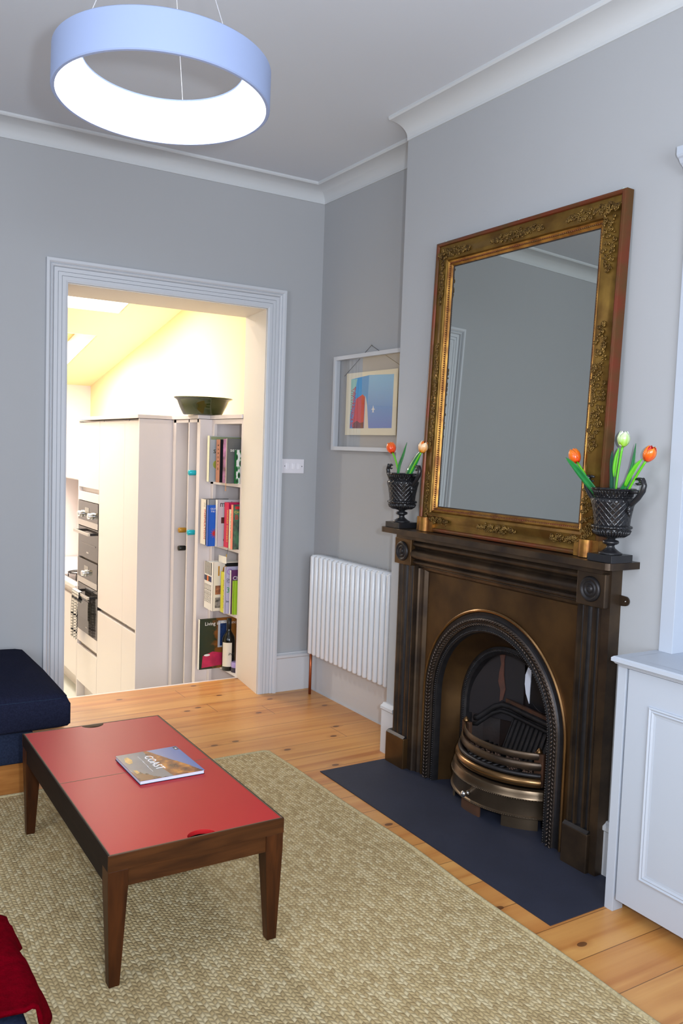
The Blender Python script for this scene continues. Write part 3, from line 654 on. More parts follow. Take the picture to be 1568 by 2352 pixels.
for k in range(5):
    y = 5.225+k*0.0275
    bnd = [mat('band_a%d' % k, c, 0.5) for c in ((16, 18, 22),)][0]
    c2 = ((40, 44, 96), (20, 20, 24), (236, 120, 60), (30, 30, 34), (40, 48, 96))[k]
    book('magazine', 2.246+0.002*k, y, z, 0.21, 0.026, 0.322-0.002*k, WHITE, mat('white_spine_stock', (228, 224, 220), 0.5), ('white-spined magazine next to the gold-numbered one', 'white-spined magazine second from the gold-numbered one', 'white-spined magazine with an orange band, middle of its row', 'white-spined magazine fourth from the gold-numbered one', 'white-spined magazine at the left end of the third shelf, blue band')[k], G3,
         [lambda t, y=y, bnd=bnd, k=k: boxo('spine_stripe', 2.2435+0.002*k, 2.2455+0.002*k, y+0.001, y+0.012, z+0.235, z+0.318, bnd, t),
          lambda t, y=y, c2=c2, k=k: boxo('spine_band', 2.2435+0.002*k, 2.2455+0.002*k, y+0.001, y+0.025, z+0.19, z+0.225, mat('spine_band%d' % k, c2, 0.5), t),
          spine_text('OLIVE MONTHLY', 2.246+0.002*k, y+0.018, z+0.17, 0.016, BLACKINK)])
M_gold = mat('gold_print', (196, 138, 30), 0.4)
book('magazine', 2.246, 5.20, z, 0.25, 0.022, 0.325, mat('cream_magazine_cover', (236, 226, 210), 0.4), mat('white_spine_stock', (228, 224, 220)), 'cream magazine with a large gold number ten on its cover', G3,
     [cover_text('10', 2.262, z+0.235, 5.20, 0.095, M_gold), patch('black_block', 2.33, 2.49, z+0.26, z+0.318, 5.20, BLACKINK), patch('cover_photo', 2.263, 2.30, z+0.11, z+0.17, 5.20, mat('food_photo', (190, 120, 80), 0.5, col2=(90, 60, 50), nscale=40)), patch('cover_photo', 2.263, 2.30, z+0.02, z+0.09, 5.20, mat('dark_food_photo', (50, 48, 50), 0.5, col2=(190, 180, 170), nscale=30))])
book('book', 2.292, 5.115, z, 0.15, 0.06, 0.268, mat('yellow_cover', (214, 206, 60), 0.4), mat('lime_yellow_spine', (216, 214, 60), 0.4), 'yellow cookbook standing in the middle of the third shelf', G3, [spine_text('EAST BY SOUTH', 2.292, 5.13, z+0.22, 0.026, mat('olive_ink2', (120, 110, 30), 0.5))])
book('magazine', 2.286, 5.09, z, 0.22, 0.02, 0.308, mat('lilac_cover', (176, 172, 200), 0.4), mat('lilac_spine', (186, 180, 206), 0.5), 'lilac gardening magazine with green figure three on its cover', G3,
     [cover_text('G', 2.291, z+0.258, 5.09, 0.055, mat('violet_ink', (150, 110, 180), 0.5)), cover_text('Gard', 2.293, z+0.22, 5.09, 0.02, BLACKINK), cover_text('Tom', 2.293, z+0.203, 5.09, 0.02, BLACKINK), cover_text('3', 2.293, z+0.14, 5.09, 0.05, mat('green_ink', (30, 140, 70), 0.5)), cover_text('be', 2.293, z+0.075, 5.09, 0.02, BLACKINK)])
book('book', 2.314, 5.065, z, 0.18, 0.02, 0.288, mat('aubergine_cover', (96, 44, 96), 0.4), WHITE, 'aubergine purple book with white letters near the right end of the third shelf', G3, [cover_text('Ch', 2.326, z+0.225, 5.065, 0.035, WHITE)])
book('book', 2.323, 5.04, z, 0.14, 0.02, 0.222, mat('lime_cover', (154, 196, 40), 0.4), mat('lime_cover', (154, 196, 40)), 'small lime green booklet at the right end of the third shelf', G3)
# gift tags hanging above the third shelf
o = boxo('gift_tag', 2.30, 2.303, 5.12, 5.24, z+0.325, z+0.37, WHITE); tag(o, 'white card label lying on the magazines', 'tag')
t = thing('paper_label', 'yellow paper strip label hanging below the second shelf', 'tag', (2.325, 5.16, 0.74))
obj('string', tube(B(), [(2.333, 5.16, 0.832), (2.325, 5.16, 0.80), (2.322, 5.16, 0.785)], 0.0012, 5), M_black, t)
boxo('strip', 2.32, 2.321, 5.155, 5.168, 0.735, 0.786, mat('ochre_paper', (200, 160, 60), 0.7), t)
z = 0.018
def prov_mat():
    m, n, l, b = nt('terrace_photo'); tc = n.new('ShaderNodeTexCoord'); sx = n.new('ShaderNodeSeparateXYZ'); l.new(tc.outputs['Object'], sx.inputs[0])
    no = n.new('ShaderNodeTexNoise'); no.inputs['Scale'].default_value = 28; no.inputs['Detail'].default_value = 4; l.new(tc.outputs['Object'], no.inputs['Vector'])
    r = n.new('ShaderNodeValToRGB'); e = r.color_ramp.elements; e[0].position = 0.0; e[0].color = rgb((20, 44, 30)); e[1].position = 1; e[1].color = rgb((168, 108, 44)); x = e.new(0.36); x.color = rgb((44, 50, 24)); x = e.new(0.48); x.color = rgb((128, 78, 30))
    u = math_node(n, l, 'ADD', math_node(n, l, 'DIVIDE', math_node(n, l, 'SUBTRACT', sx.outputs[0], 2.16), 0.26), math_node(n, l, 'MULTIPLY', math_node(n, l, 'SUBTRACT', no.outputs[0], 0.5), 0.5))
    l.new(u, r.inputs[0]); l.new(r.outputs[0], b.inputs['Base Color']); b.inputs['Roughness'].default_value = 0.3; return m
PM = prov_mat(); PINK = mat('tablecloth_pink', (204, 40, 84), 0.5, noise=0.3, nscale=20)
book('book', 2.160, 5.20, z, 0.27, 0.022, 0.335, PM, WHITE, 'large book with a sunny terrace photo on its cover, bottom shelf', G4,
     [cover_text('Living in Provence', 2.195, z+0.293, 5.20, 0.033, WHITE), patch('pictured_shutter', 2.29, 2.36, z+0.14, z+0.32, 5.20, mat('shutter_frame', (180, 184, 190), 0.5)), patch('pictured_lattice', 2.305, 2.35, z+0.15, z+0.30, 5.1995, mat('shutter_blue', (20, 54, 110), 0.5, noise=0.5, nscale=60)),
      lambda t: obj('pictured_table', prism(B(), [(2.178, z+0.01), (2.33, z+0.02), (2.33, z+0.1), (2.255, z+0.115), (2.185, z+0.09)], lambda a, b: (a, 5.20, b), lambda a, b: (a, 5.1993, b)), PINK, t),
      lambda t: obj('pictured_plate', prism(B(), [(2.215+0.022*math.cos(k*PI/8), z+0.094+0.007*math.sin(k*PI/8)) for k in range(16)], lambda a, b: (a, 5.1993, b), lambda a, b: (a, 5.199, b)), WHITE, t)])
t = thing('wine_bottle', 'dark wine bottle with a cream label standing on the bottom shelf', 'bottle', (2.385, 5.13, z))
obj('bottle_glass', lathe(B(), [(0, 0), (0.040, 0), (0.043, 0.006), (0.043, 0.20), (0.038, 0.225), (0.018, 0.258), (0.0145, 0.27), (0.0145, 0.32)], (2.338, 5.13, z), 32), M_gl, t, smooth=True)
obj('foil', lathe(B(), [(0.0155, 0.275), (0.0158, 0.345), (0.0, 0.346)], (2.338, 5.13, z), 24), BLACKINK, t, smooth=True)
bm = B(); LBL = [(2.338+0.0437*math.cos(a), 5.13+0.0437*math.sin(a)) for a in [math.radians(-175+i*9) for i in range(11)]]
for p, q in zip(LBL, LBL[1:]):
    bm.faces.new([bm.verts.new(v) for v in ((p[0], p[1], z+0.03), (q[0], q[1], z+0.03), (q[0], q[1], z+0.19), (p[0], p[1], z+0.19))])
obj('paper_label', bm, mat('cream_label', (226, 216, 196), 0.6), t)
text('inie', 0.03, frame_m((2.315, 5.085, z+0.108), (1, 0, 0), (0, 0, 1)), BLACKINK, t, 'label_lettering', shear=0.3)
t = thing('candle', 'lilac candle in a round jar with a dark band on the bottom shelf', 'candle', (2.36, 5.06, z))
obj('wax', lathe(B(), [(0.036, 0.032), (0.037, 0.06), (0.033, 0.066), (0, 0.066)], (2.368, 5.062, z), 28), mat('lilac_wax', (168, 150, 206), 0.3, spec=0.6), t, smooth=True, autosmooth=50)
obj('band', lathe(B(), [(0, 0.0), (0.037, 0.0), (0.0375, 0.004), (0.0375, 0.032)], (2.368, 5.062, z), 28), mat('dark_violet_band', (52, 44, 62), 0.5), t, smooth=True, autosmooth=50)

# ================================================================== FIREPLACE
FP = thing('fireplace', 'dark burnished cast-iron fireplace with arched opening, fluted pilasters and mantel shelf', 'fireplace', (2.40, 2.68, 0))
yz = lambda x: (lambda a, b: (x, a, b))
PL, PR = (3.325, 3.18), (2.175, 2.052)        # plinths (left seen / right seen), outer first / inner first
# mantel shelf with rounded front corners
def rrect(x0, x1, y0, y1, r):
    p = [(x1, y0)]
    p += [(x0+r-r*math.sin(math.radians(a)), y0+r-r*math.cos(math.radians(a))) for a in range(0, 91, 15)]
    p += [(x0+r-r*math.cos(math.radians(a)), y1-r+r*math.sin(math.radians(a))) for a in range(0, 91, 15)]
    return p+[(x1, y1)]
obj('mantel_shelf', prism(B(), rrect(2.272, XC, 1.95, 3.315, 0.022), lambda a, b: (a, b, 1.124), lambda a, b: (a, b, 1.148)), M_iron, FP, bevel=0.003)
boxo('fascia', 2.352, XC, 2.045, 3.29, 1.096, 1.124, M_iron, FP)
# frieze mouldings: profile (x, z) extruded along y between the blocks
XFz = 2.375
prof = [(XC, 1.096), (XFz-0.008, 1.096)]
prof += [(XFz+0.004-0.016*math.sin(math.radians(a)), 1.077+0.014*math.cos(math.radians(a))) for a in range(20, 161, 20)]
prof += [(XFz+0.004, 1.058)]
prof += [(XFz+0.006-0.028*math.sin(math.radians(a)), 1.030+0.025*math.cos(math.radians(a))) for a in range(10, 171, 16)]
prof += [(XFz+0.006, 1.003)]
prof += [(XFz+0.008-0.015*math.sin(math.radians(a)), 0.992+0.010*math.cos(math.radians(a))) for a in range(10, 171, 20)]
prof += [(XFz+0.012, 0.980), (XFz+0.012, 0.976), (XFz+0.018, 0.973), (XFz+0.022, 0.962), (XFz+0.036, 0.953), (XFz+0.05, 0.950), (XC, 0.950)]
obj('frieze_moulding', prism(B(), prof, lambda a, b: (a, 2.13, b), lambda a, b: (a, 3.20, b)), M_iron, FP, smooth=True, autosmooth=35)
for (y0, y1), lab in (((3.175, 3.300), None), ((2.028, 2.160), None)):
    b_ = boxo('corner_block', 2.352, 2.41, y0, y1, 0.975, 1.098, M_ironbrass if y0 > 3 else M_iron, FP, bevel=0.004)
    yc = (y0+y1)/2
    lp = [(0.046, 0), (0.046, -0.004), (0.042, -0.010), (0.036, -0.010), (0.032, -0.005), (0.029, -0.004), (0.026, -0.008), (0.021, -0.010), (0.017, -0.006), (0.014, -0.004), (0.011, -0.009), (0.007, -0.012), (0.0, -0.010)]
    obj('rosette', lathe(B(), lp, (2.352, yc, 1.037), 36, 'X'), M_black, b_, smooth=True)
# pilasters: fluted, profile across y extruded in z with stopped ends
def pilaster(y0, y1, name='pilaster'):
    w = y1-y0; pts = []; n = 48
    for i in range(n+1):
        q = i/n; y = y0+w*q
        fl = 0
        for c, hw in ((0.17, 0.10), (0.5, 0.14), (0.83, 0.10)):
            d = abs(q-c)/hw
            if d < 1: fl = 0.022*math.sqrt(1-d*d)*(1.0 if hw > 0.1 else 0.8)
        pts.append((2.372+fl, y))
    poly = pts+[(2.42, y1), (2.42, y0)]
    bm = prism(B(), poly, lambda a, b: (a, b, 0.15), lambda a, b: (a, b, 0.976))
    for f in bm.faces:
        c = f.calc_center_median()
        if 2.3835 < c.x < 2.415 and abs(f.normal.z) < 0.5 and y0+0.003 < c.y < y1-0.003: f.material_index = 1
    p = obj(name, bm, [M_iron, M_black], FP, smooth=True, autosmooth=50)
    return p
pilaster(3.165, 3.288); pilaster(2.060, 2.165)
for (y1, y0) in (PL, PR):
    boxo('plinth_block', 2.358, 2.425, y0, y1, 0.0, 0.148, M_ironbrass if y0 > 3 else M_iron, FP, bevel=0.004)
    bm = prism(B(), [(2.358, 0.148), (2.37, 0.158), (2.425, 0.158), (2.425, 0.148)], lambda a, b: (a, y0+0.003, b), lambda a, b: (a, y1-0.003, b))
    obj('plinth_cap', bm, M_black, FP)
# side returns back to the wall
boxo('side_panel', 2.375, XC, 2.022, 2.060, 0.0, 1.124, M_iron, FP); boxo('side_panel', 2.395, XC, 3.275, 3.292, 0.0, 1.124, M_iron, FP)
# stepped inner slips beside the register plate
for (a, b_, c_) in ((3.105, 3.18, 1), (2.16, 2.205, -1)):
    st = [(2.385, a if c_ < 0 else b_), (2.385, b_-0.03 if c_ > 0 else a+0.015), (2.392, b_-0.034 if c_ > 0 else a+0.018), (2.398, b_-0.045 if c_ > 0 else a+0.025), (2.398, b_-0.06 if c_ > 0 else a+0.032), (2.415, a if c_ > 0 else b_), (XC, a if c_ > 0 else b_), (XC, b_ if c_ > 0 else a)]
    obj('inner_slip', prism(B(), st, lambda p, q: (p, q, 0.0), lambda p, q: (p, q, 0.965)), M_iron, FP)
# register plate with arched hole
AY, AZ, AR = 2.66, 0.41, 0.438
poly = [(3.14, 0), (3.14, 0.975), (2.17, 0.975), (2.17, 0), (AY-AR+0.02, 0)] + [(AY-(AR-0.02)*math.cos(PI*i/40), AZ+(AR-0.02)*math.sin(PI*i/40)) for i in range(41)] + [(AY+AR-0.02, 0)]
obj('register_plate', prism(B(), poly, yz(2.412), yz(2.428)), M_ironbrass, FP)
def arch_path(r, cz, n=48, y=AY):   # from right foot over the top to the left foot; LEFT of travel = inside
    return [(y-r, 0.0)]+[(y-r*math.cos(PI*i/n), cz+r*math.sin(PI*i/n)) for i in range(n+1)]+[(y+r, 0.0)]
# sweep: s=y,t=z,d=towards room ; path runs +z on the low-y side, so LEFT is -y (outside) there -> use negative o for inside
def arch_sweep(name, r, cz, prof, x0, m, parent=FP, smooth=True):
    return obj(name, sweep(B(), arch_path(r, cz), [(-o, d) for o, d in prof], lambda s, t, d: (x0-d, s, max(t, 0.0))), m, parent, smooth=smooth, autosmooth=35)
arch_sweep('arch_bead', AR, AZ, [(-0.006, 0), (-0.005, 0.008), (0.0, 0.012), (0.006, 0.010), (0.010, 0.004), (0.010, 0)], 2.412, M_brassroll)
arch_sweep('arch_hollow', AR, AZ, [(0.008, 0), (0.010, 0.006), (0.020, 0.002), (0.030, 0.004), (0.034, 0.010), (0.036, 0)], 2.412, M_black)
arch_sweep('arch_band', AR, AZ, [(0.034, 0), (0.034, 0.010), (0.040, 0.015), (0.050, 0.014), (0.062, 0.006), (0.064, -0.01)], 2.412, M_blackorn)
arch_sweep('arch_inner_ring', AR, AZ, [(0.062, -0.012), (0.064, 0.002), (0.074, 0.004), (0.084, 0.010), (0.092, 0.006), (0.096, -0.010), (0.096, -0.02)], 2.412, M_black)
# egg-and-leaf ornament on the two rings (small cast leaves)
def arch_pts(r, cz, step):
    L = cz+PI*r+cz; n = int(L/step); out = []
    for i in range(n):
        s = (i+0.5)*L/n
        if s < cz: out.append((AY-r, s, 0, 1))
        elif s < cz+PI*r:
            a = (s-cz)/r; out.append((AY-r*math.cos(a), cz+r*math.sin(a), math.sin(a), math.cos(a)))
        else: out.append((AY+r, cz-(s-cz-PI*r), 0, -1))
    return out
bm = B()
for k, (y, z, ty, tz) in enumerate(arch_pts(AR-0.048, AZ, 0.0155)):
    ny, nz = -tz, ty
    for sgn in (-1, 1):
        c = Vector((2.3965, y+sgn*0.008*ny, z+sgn*0.008*nz))
        a = [c+Vector((-0.004, (-0.009)*ty+sgn*0.007*ny, (-0.009)*tz+sgn*0.007*nz)), c+Vector((-0.007, 0, 0)), c+Vector((-0.003, 0.009*ty-sgn*0.004*ny, 0.009*tz-sgn*0.004*nz))]
        tube(bm, a, [0.0012, 0.0046, 0.0010], 5)
obj('leaf_ornament', bm, M_blackorn, FP, smooth=True)
bm = B()
for k, (y, z, ty, tz) in enumerate(arch_pts(AR-0.084, AZ, 0.010)):
    sphere(bm, (2.400, y, z), 0.0044, (1, 1, 1), 6, 4)
obj('bead_ornament', bm, M_black, FP, smooth=True)
# splayed cheek between the outer arch (r .325 at 2.425) and inner arch (r .285 at 2.525)
bm = B(); rings = []
for q in range(7):
    f = q/6; r = 0.344-0.044*f**1.4; x = 2.425+0.10*f; cz = AZ-0.03*f
    rings.append([bm.verts.new((x, y, z)) for y, z in arch_path(r, cz)])
for A_, C_ in zip(rings, rings[1:]):
    for k in range(len(A_)-1): bm.faces.new((A_[k], A_[k+1], C_[k+1], C_[k]))
obj('splayed_cheek', bm, M_ironbrass, FP, smooth=True)
arch_sweep('inner_arch', 0.300, AZ-0.03, [(0, -0.02), (-0.004, 0.010), (0.006, 0.014), (0.016, 0.010), (0.022, 0.012), (0.030, 0.004), (0.032, -0.03)], 2.525, M_black)
bm = B(); R2 = 0.287
for k, (y, z, ty, tz) in enumerate(arch_pts(R2, AZ-0.03, 0.0085)):
    tube(bm, [(2.514, y+0.008*tz, z-0.008*ty), (2.510, y, z), (2.514, y-0.008*tz, z+0.008*ty)], 0.0022, 5)
obj('rope_ornament', bm, M_black, FP, smooth=True)
# firebox interior
bm = B(); bk = [(2.53, 2.375), (2.60, 2.40), (2.648, 2.45), (2.652, 2.64), (2.648, 2.84), (2.60, 2.90), (2.53, 2.945)]
lo = [bm.verts.new((x, y, 0.0)) for x, y in bk]; hi = [bm.verts.new((x, y, 0.72)) for x, y in bk]
for i in range(len(bk)-1): bm.faces.new((lo[i], lo[i+1], hi[i+1], hi[i]))
bm.faces.new(hi); bm.faces.new(lo)
obj('firebox', bm, M_soot, FP)
# left sooty hood plate with rust streak
bm = B(); g = []
for i in range(9):
    a = i/8; row = []
    for j in range(9):
        b_ = j/8; y = 2.935-0.25*a; x = 2.535+0.098*a; z = 0.33+0.33*b_*(1-0.0*a)
        row.append(bm.verts.new((x, y, z)))
    g.append(row)
for i in range(8):
    for j in range(8): bm.faces.new((g[i][j], g[i+1][j], g[i+1][j+1], g[i][j+1]))
obj('hood_plate', bm, mat('sooty_plate', (30, 27, 32), 0.55, 0.3, col2=(34, 29, 32), nscale=6), FP)
obj('rust_streak', prism(B(), [(2.80, 0.65), (2.765, 0.652), (2.773, 0.60), (2.772, 0.53), (2.762, 0.47), (2.772, 0.42), (2.785, 0.41), (2.783, 0.46), (2.795, 0.50), (2.792, 0.54), (2.785, 0.58)], lambda a, b: (2.531+(2.935-a)*0.392, a, b), lambda a, b: (2.527+(2.935-a)*0.392, a, b)), mat('rust_flake', (84, 48, 36), 0.8, col2=(70, 44, 36), nscale=30), FP)
# hood plate on the right, with cast leaf, and the crescent gap, flash brightness put into its pale colour
boxo('hood_panel', 2.6385, 2.6445, 2.40, 2.655, 0.41, 0.70, mat('hood_black', (22, 20, 24), 0.5, 0.3), FP)
cres = [(2.645, 0.61), (2.668, 0.585), (2.682, 0.55), (2.683, 0.51), (2.674, 0.47), (2.652, 0.430), (2.651, 0.50), (2.648, 0.56)]
obj('flue_flap', prism(B(), cres, yz(2.634), yz(2.638)), mat('pale_flue_plaster', (226, 232, 248), 0.7), FP)
bm = B()
for a0 in range(-60, 61, 24):
    a = math.radians(a0)
    tube(bm, [(2.638, 2.50, 0.445), (2.634, 2.50+0.03*math.sin(a), 0.445+0.03*math.cos(a)), (2.638, 2.50+0.055*math.sin(a*1.15), 0.445+0.05*math.cos(a*1.15))], [0.003, 0.005, 0.002], 6)
tube(bm, [(2.638, 2.575-0.08*math.cos(math.radians(a)), 0.50-0.09*math.sin(math.radians(a))) for a in range(-60, 150, 15)], 0.0025, 6)
obj('cast_leaf', bm, M_soot, FP, smooth=True)
# curved smoke-hood rail
pth = [(2.54, 2.890, 0.315), (2.545, 2.872, 0.318), (2.56, 2.845, 0.345), (2.575, 2.80, 0.385), (2.59, 2.765, 0.402), (2.60, 2.72, 0.400), (2.60, 2.60, 0.392), (2.595, 2.50, 0.388), (2.59, 2.40, 0.384)]
obj('hood_rail', tube(B(), pth, 0.013, 10), M_black, FP, smooth=True)
obj('hood_rail', tube(B(), [(p[0]-0.008, p[1], p[2]-0.028) for p in pth], 0.009, 10), M_black, FP, smooth=True)
obj('hood_apron', prism(B(), [(2.76, 0.43), (2.70, 0.425), (2.39, 0.41), (2.39, 0.39), (2.76, 0.40)], yz(2.600), yz(2.612)), mat('rust_tinged_iron', (70, 56, 50), 0.5, 0.5, col2=(90, 60, 46), nscale=20), FP)
# ribbed fireback
bm = B(); 
def fb(u, v): return (2.50+0.11*v+0.02, 2.72-0.32*u-0.02*(1-v), 0.17+0.19*v)
def quad_prism(bm, u0, u1, v0, v1, lift):
    c = [Vector(fb(u0, v0)), Vector(fb(u1, v0)), Vector(fb(u1, v1)), Vector(fb(u0, v1))]; n_ = Vector((-0.86, 0, 0.5))*lift
    a = [bm.verts.new(p) for p in c]; d = [bm.verts.new(p+n_) for p in c]
    bm.faces.new(d)
    for i in range(4): bm.faces.new((a[i], a[(i+1) % 4], d[(i+1) % 4], d[i]))
quad_prism(bm, 0, 1, 0, 1, 0.002)
for k in range(12): quad_prism(bm, 0.03+k*0.082, 0.075+k*0.082, 0.0, 0.9, 0.012)
quad_prism(bm, 0, 1, 0.92, 1, 0.014); quad_prism(bm, 0, 0.02, 0, 1, 0.014)
obj('ribbed_fireback', bm, M_black, FP)
# bowed grate: circle through ends
def bow(y, base=2.495, front=2.345, hw=0.262, yc=2.65):
    s = base-front; R_ = (hw*hw+s*s)/(2*s); cx_ = front+R_
    return cx_-math.sqrt(max(R_*R_-(y-yc)**2, 0))
GY = [2.65-0.262+0.524*i/32 for i in range(33)]
def bow_sweep(name, prof, base, front, m, hw=0.262, y0=None, y1=None, yc=2.65, parent=FP):
    ys_ = [yc-hw+2*hw*i/40 for i in range(41)]
    if y0 is not None: ys_ = [y0+(y1-y0)*i/16 for i in range(17)]
    pts = [(bow(y, base, front, hw, yc), y) for y in ys_]
    return obj(name, sweep(B(), pts, [(-o_, d_) for o_, d_ in prof], lambda s, t, d: (s, t, d)), m, parent, smooth=True, autosmooth=35)
def rnd(cx_, cz_, rx, rz, n=12): return [(cx_+rx*math.cos(2*PI*i/n), cz_+rz*math.sin(2*PI*i/n)) for i in range(n)]
bow_sweep('grate_rail', rnd(0, 0.294, 0.007, 0.015), 2.49, 2.375, M_iron, hw=0.235)
bow_sweep('grate_rail', rnd(0, 0.256, 0.009, 0.017), 2.48, 2.365, M_iron, hw=0.24)
bow_sweep('grate_rail', rnd(-0.004, 0.222, 0.010, 0.009), 2.475, 2.36, M_black, hw=0.243)
bow_sweep('brass_roll', rnd(0.0, 0.193, 0.015, 0.019), 2.47, 2.348, M_brassroll, hw=0.25)
bow_sweep('ash_pan', [(0.03, 0.166), (0.016, 0.168), (0.006, 0.163), (0.001, 0.150), (0.0, 0.138), (-0.003, 0.132), (0.001, 0.127), (0.003, 0.122), (0.003, 0.064), (-0.003, 0.060), (-0.003, 0.053), (0.006, 0.048), (0.03, 0.048)], 2.482, 2.322, M_pan, hw=0.285)
# milled bead lines on the pan
for zz, nm in ((0.129, 'milled_edge'), (0.056, 'milled_edge')):
    bm = B()
    for i in range(64):
        y = 2.65-0.262+0.524*i/63; x = bow(y, 2.482, 2.322, 0.285)-0.003
        sphere(bm, (x, y, zz), 0.0028, (1, 1.2, 1), 6, 4)
    obj(nm, bm, M_pan, FP, smooth=True)
bow_sweep('foot', [(0.006, 0.048), (0.006, 0.0), (0.014, 0.0), (0.014, 0.048)], 2.482, 2.322, M_rust, hw=0.285, y0=2.60, y1=2.72)
bow_sweep('foot', [(0.006, 0.048), (0.006, 0.0), (0.014, 0.0), (0.014, 0.048)], 2.482, 2.322, M_pan, hw=0.285, y0=2.385, y1=2.50)
bow_sweep('foot', [(0.006, 0.048), (0.006, 0.0), (0.014, 0.0), (0.014, 0.048)], 2.482, 2.322, M_pan, hw=0.285, y0=2.83, y1=2.915)
obj('ash_pan_knob', lathe(B(), [(0.009, 0), (0.010, -0.004), (0.006, -0.008), (0.005, -0.014), (0.011, -0.020), (0.0135, -0.026), (0.011, -0.032), (0, -0.034)], (bow(2.665, 2.482, 2.322, 0.285)+0.002, 2.665, 0.087), 24, 'X'), M_chrome, FP, smooth=True)
# end posts and finials, top plate
for y in (2.422, 2.875):
    boxo('grate_post', 2.475, 2.492, y-0.025, y+0.025, 0.175, 0.31, M_rust, FP, bevel=0.002)
    obj('finial', lathe(B(), [(0.013, 0), (0.014, 0.005), (0.010, 0.013), (0.004, 0.020), (0, 0.024)], (2.478, y, 0.31), 16), M_brassroll, FP, smooth=True)
bm = B()
for k in range(15):
    y = 2.44+k*0.03; tube(bm, [(bow(y, 2.49, 2.375, 0.235)+0.012, y, 0.205), (2.60, y, 0.205)], 0.006, 6)
obj('grate_bars', bm, M_black, FP, smooth=True)
# fixing lug on the right edge
lug = prism(B(), [(2.028, 0.985), (2.006, 0.986)]+[(1.998-0.017*math.cos(math.radians(a-90)), 1.004+0.017*math.sin(math.radians(a-90))) for a in range(0, 181, 20)]+[(2.028, 1.023)], yz(2.421), yz(2.427))
lg = obj('fixing_lug', lug, M_iron, FP); obj('screw_head', lathe(B(), [(0, -0.002), (0.0035, -0.0015), (0.004, 0)], (2.4205, 1.996, 1.004), 12, 'X'), M_chrome, lg, smooth=True)
# pine cones lying on the grate
def cone_bm(c, r, ax):
    bm = B(); q = Vector(ax).to_track_quat('Z', 'Y')
    core = []
    for k in range(46):
        t_ = k/46; a = k*2.4; rad = r*math.sin(PI*(0.12+0.8*t_))**0.8*0.95; h = (t_-0.5)*2.3*r
        p = Vector((rad*math.cos(a), rad*math.sin(a), h)); d = Vector((math.cos(a), math.sin(a), 0.7)).normalized()
        A_ = q @ (p*0.45+Vector((0, 0, h*0.55))) + Vector(c); C_ = q @ (p+d*0.003) + Vector(c)
        tube(bm, [A_, (A_+C_)/2, C_], [0.002, 0.0045, 0.0022], 5)
    return bm
M_cone = mat('pine_cone_scales', (104, 78, 62), 0.7, col2=(60, 44, 38), nscale=70)
cones = [(2.43, 2.64, 0.03, 'pine cone behind the middle of the grate rails'), (2.445, 2.53, 0.024, 'pine cone right of the middle one in the grate'), (2.455, 2.745, 0.025, 'pine cone left of the middle one in the grate'), (2.462, 2.47, 0.022, 'pine cone nearest the right-hand grate post'),
         (2.475, 2.81, 0.022, 'pine cone nearest the left-hand grate post'), (2.49, 2.59, 0.024, 'pine cone lying furthest back in the grate')]
for k, (x, y, r, lab) in enumerate(cones):
    o = obj('pine_cone', cone_bm((x, y, 0.212+r), r, (math.sin(k*2.1), math.cos(k*1.7), 0.4)), M_cone, origin=(x, y, 0.212), smooth=True)
    tag(o, lab, 'pine cone', 'pine cones lying in the fire grate')
# hearth slab
o = boxo('hearth', 2.0, 2.74, 1.868, 3.335, 0.0005, 0.004, M_slate)
bm = bmesh.new(); bm.from_mesh(o.data); bm.free()
tag(o, 'dark blue slate hearth slab set flush in the floor before the fireplace', 'hearth')

# ================================================================== MIRROR
lean = math.atan(0.040/1.28)
MO = Vector((2.382, 0, 1.1485))                       # back bottom edge
MT = thing('mirror', 'large gilt framed mirror with moulded flower ornament leaning over the mantel', 'mirror', (MO.x, 2.588, MO.z))
def ml(u, v, w):      # u = y, v = height up the mirror, w = towards the room
    return (MO.x-w*math.cos(lean)+v*math.sin(lean), u, MO.z+v*math.cos(lean)+w*math.sin(lean))
U0, U1, V0, V1 = 2.062, 3.113, 0.0, 1.283
FW = 0.112
fp_out = [(0, 0), (0, 0.034), (0.003, 0.040), (0.010, 0.043), (0.016, 0.040), (0.019, 0.034)]
fp_main = [(0.018, 0.0), (0.018, 0.032), (0.024, 0.030), (0.034, 0.030), (0.048, 0.036), (0.062, 0.044), (0.076, 0.048), (0.086, 0.044), (0.090, 0.036), (0.090, 0.0)]
fp_in = [(0.089, 0.0), (0.089, 0.036), (0.093, 0.040), (0.098, 0.036), (0.101, 0.030), (0.106, 0.031), (0.111, 0.026), (0.114, 0.021), (0.114, 0.0)]
MP = [(U0, V0+0.0), (U1, V0+0.0), (U1, V1), (U0, V1)]    # counter-clockwise in (u,v): LEFT = inside
VB = 0.0
def msw(name, prof, m, path=MP, **k): return obj(name, sweep(B(), path, prof, ml, closed=True), m, MT, smooth=True, autosmooth=35, **k)
fr = msw('outer_moulding', fp_out, M_giltred); mn = msw('frame_moulding', fp_main, M_gilt); msw('inner_moulding', fp_in, M_giltlight)
bm = B()
vs = [bm.verts.new(ml(u, v, 0.021)) for u, v in ((U0+0.11, V0+0.11), (U1-0.11, V0+0.11), (U1-0.11, V1-0.11), (U0+0.11, V1-0.11))]; vb = [bm.verts.new(ml(u, v, 0.006)) for u, v in ((U0+0.11, V0+0.11), (U1-0.11, V0+0.11), (U1-0.11, V1-0.11), (U0+0.11, V1-0.11))]
bm.faces.new(vs); bm.faces.new(vb[::-1])
for i in range(4): bm.faces.new((vs[i], vs[(i+1) % 4], vb[(i+1) % 4], vb[i]))
obj('glass', bm, M_mirror, MT)
bm = B(); sweep(bm, [(U0+FW, FW), (U1-FW, FW), (U1-FW, V1-FW), (U0+FW, V1-FW)], [(0, 0.0), (0, 0.024), (0.004, 0.0225), (0.004, 0.0)], ml, closed=True)
obj('rebate', bm, M_darkrebate, MT)
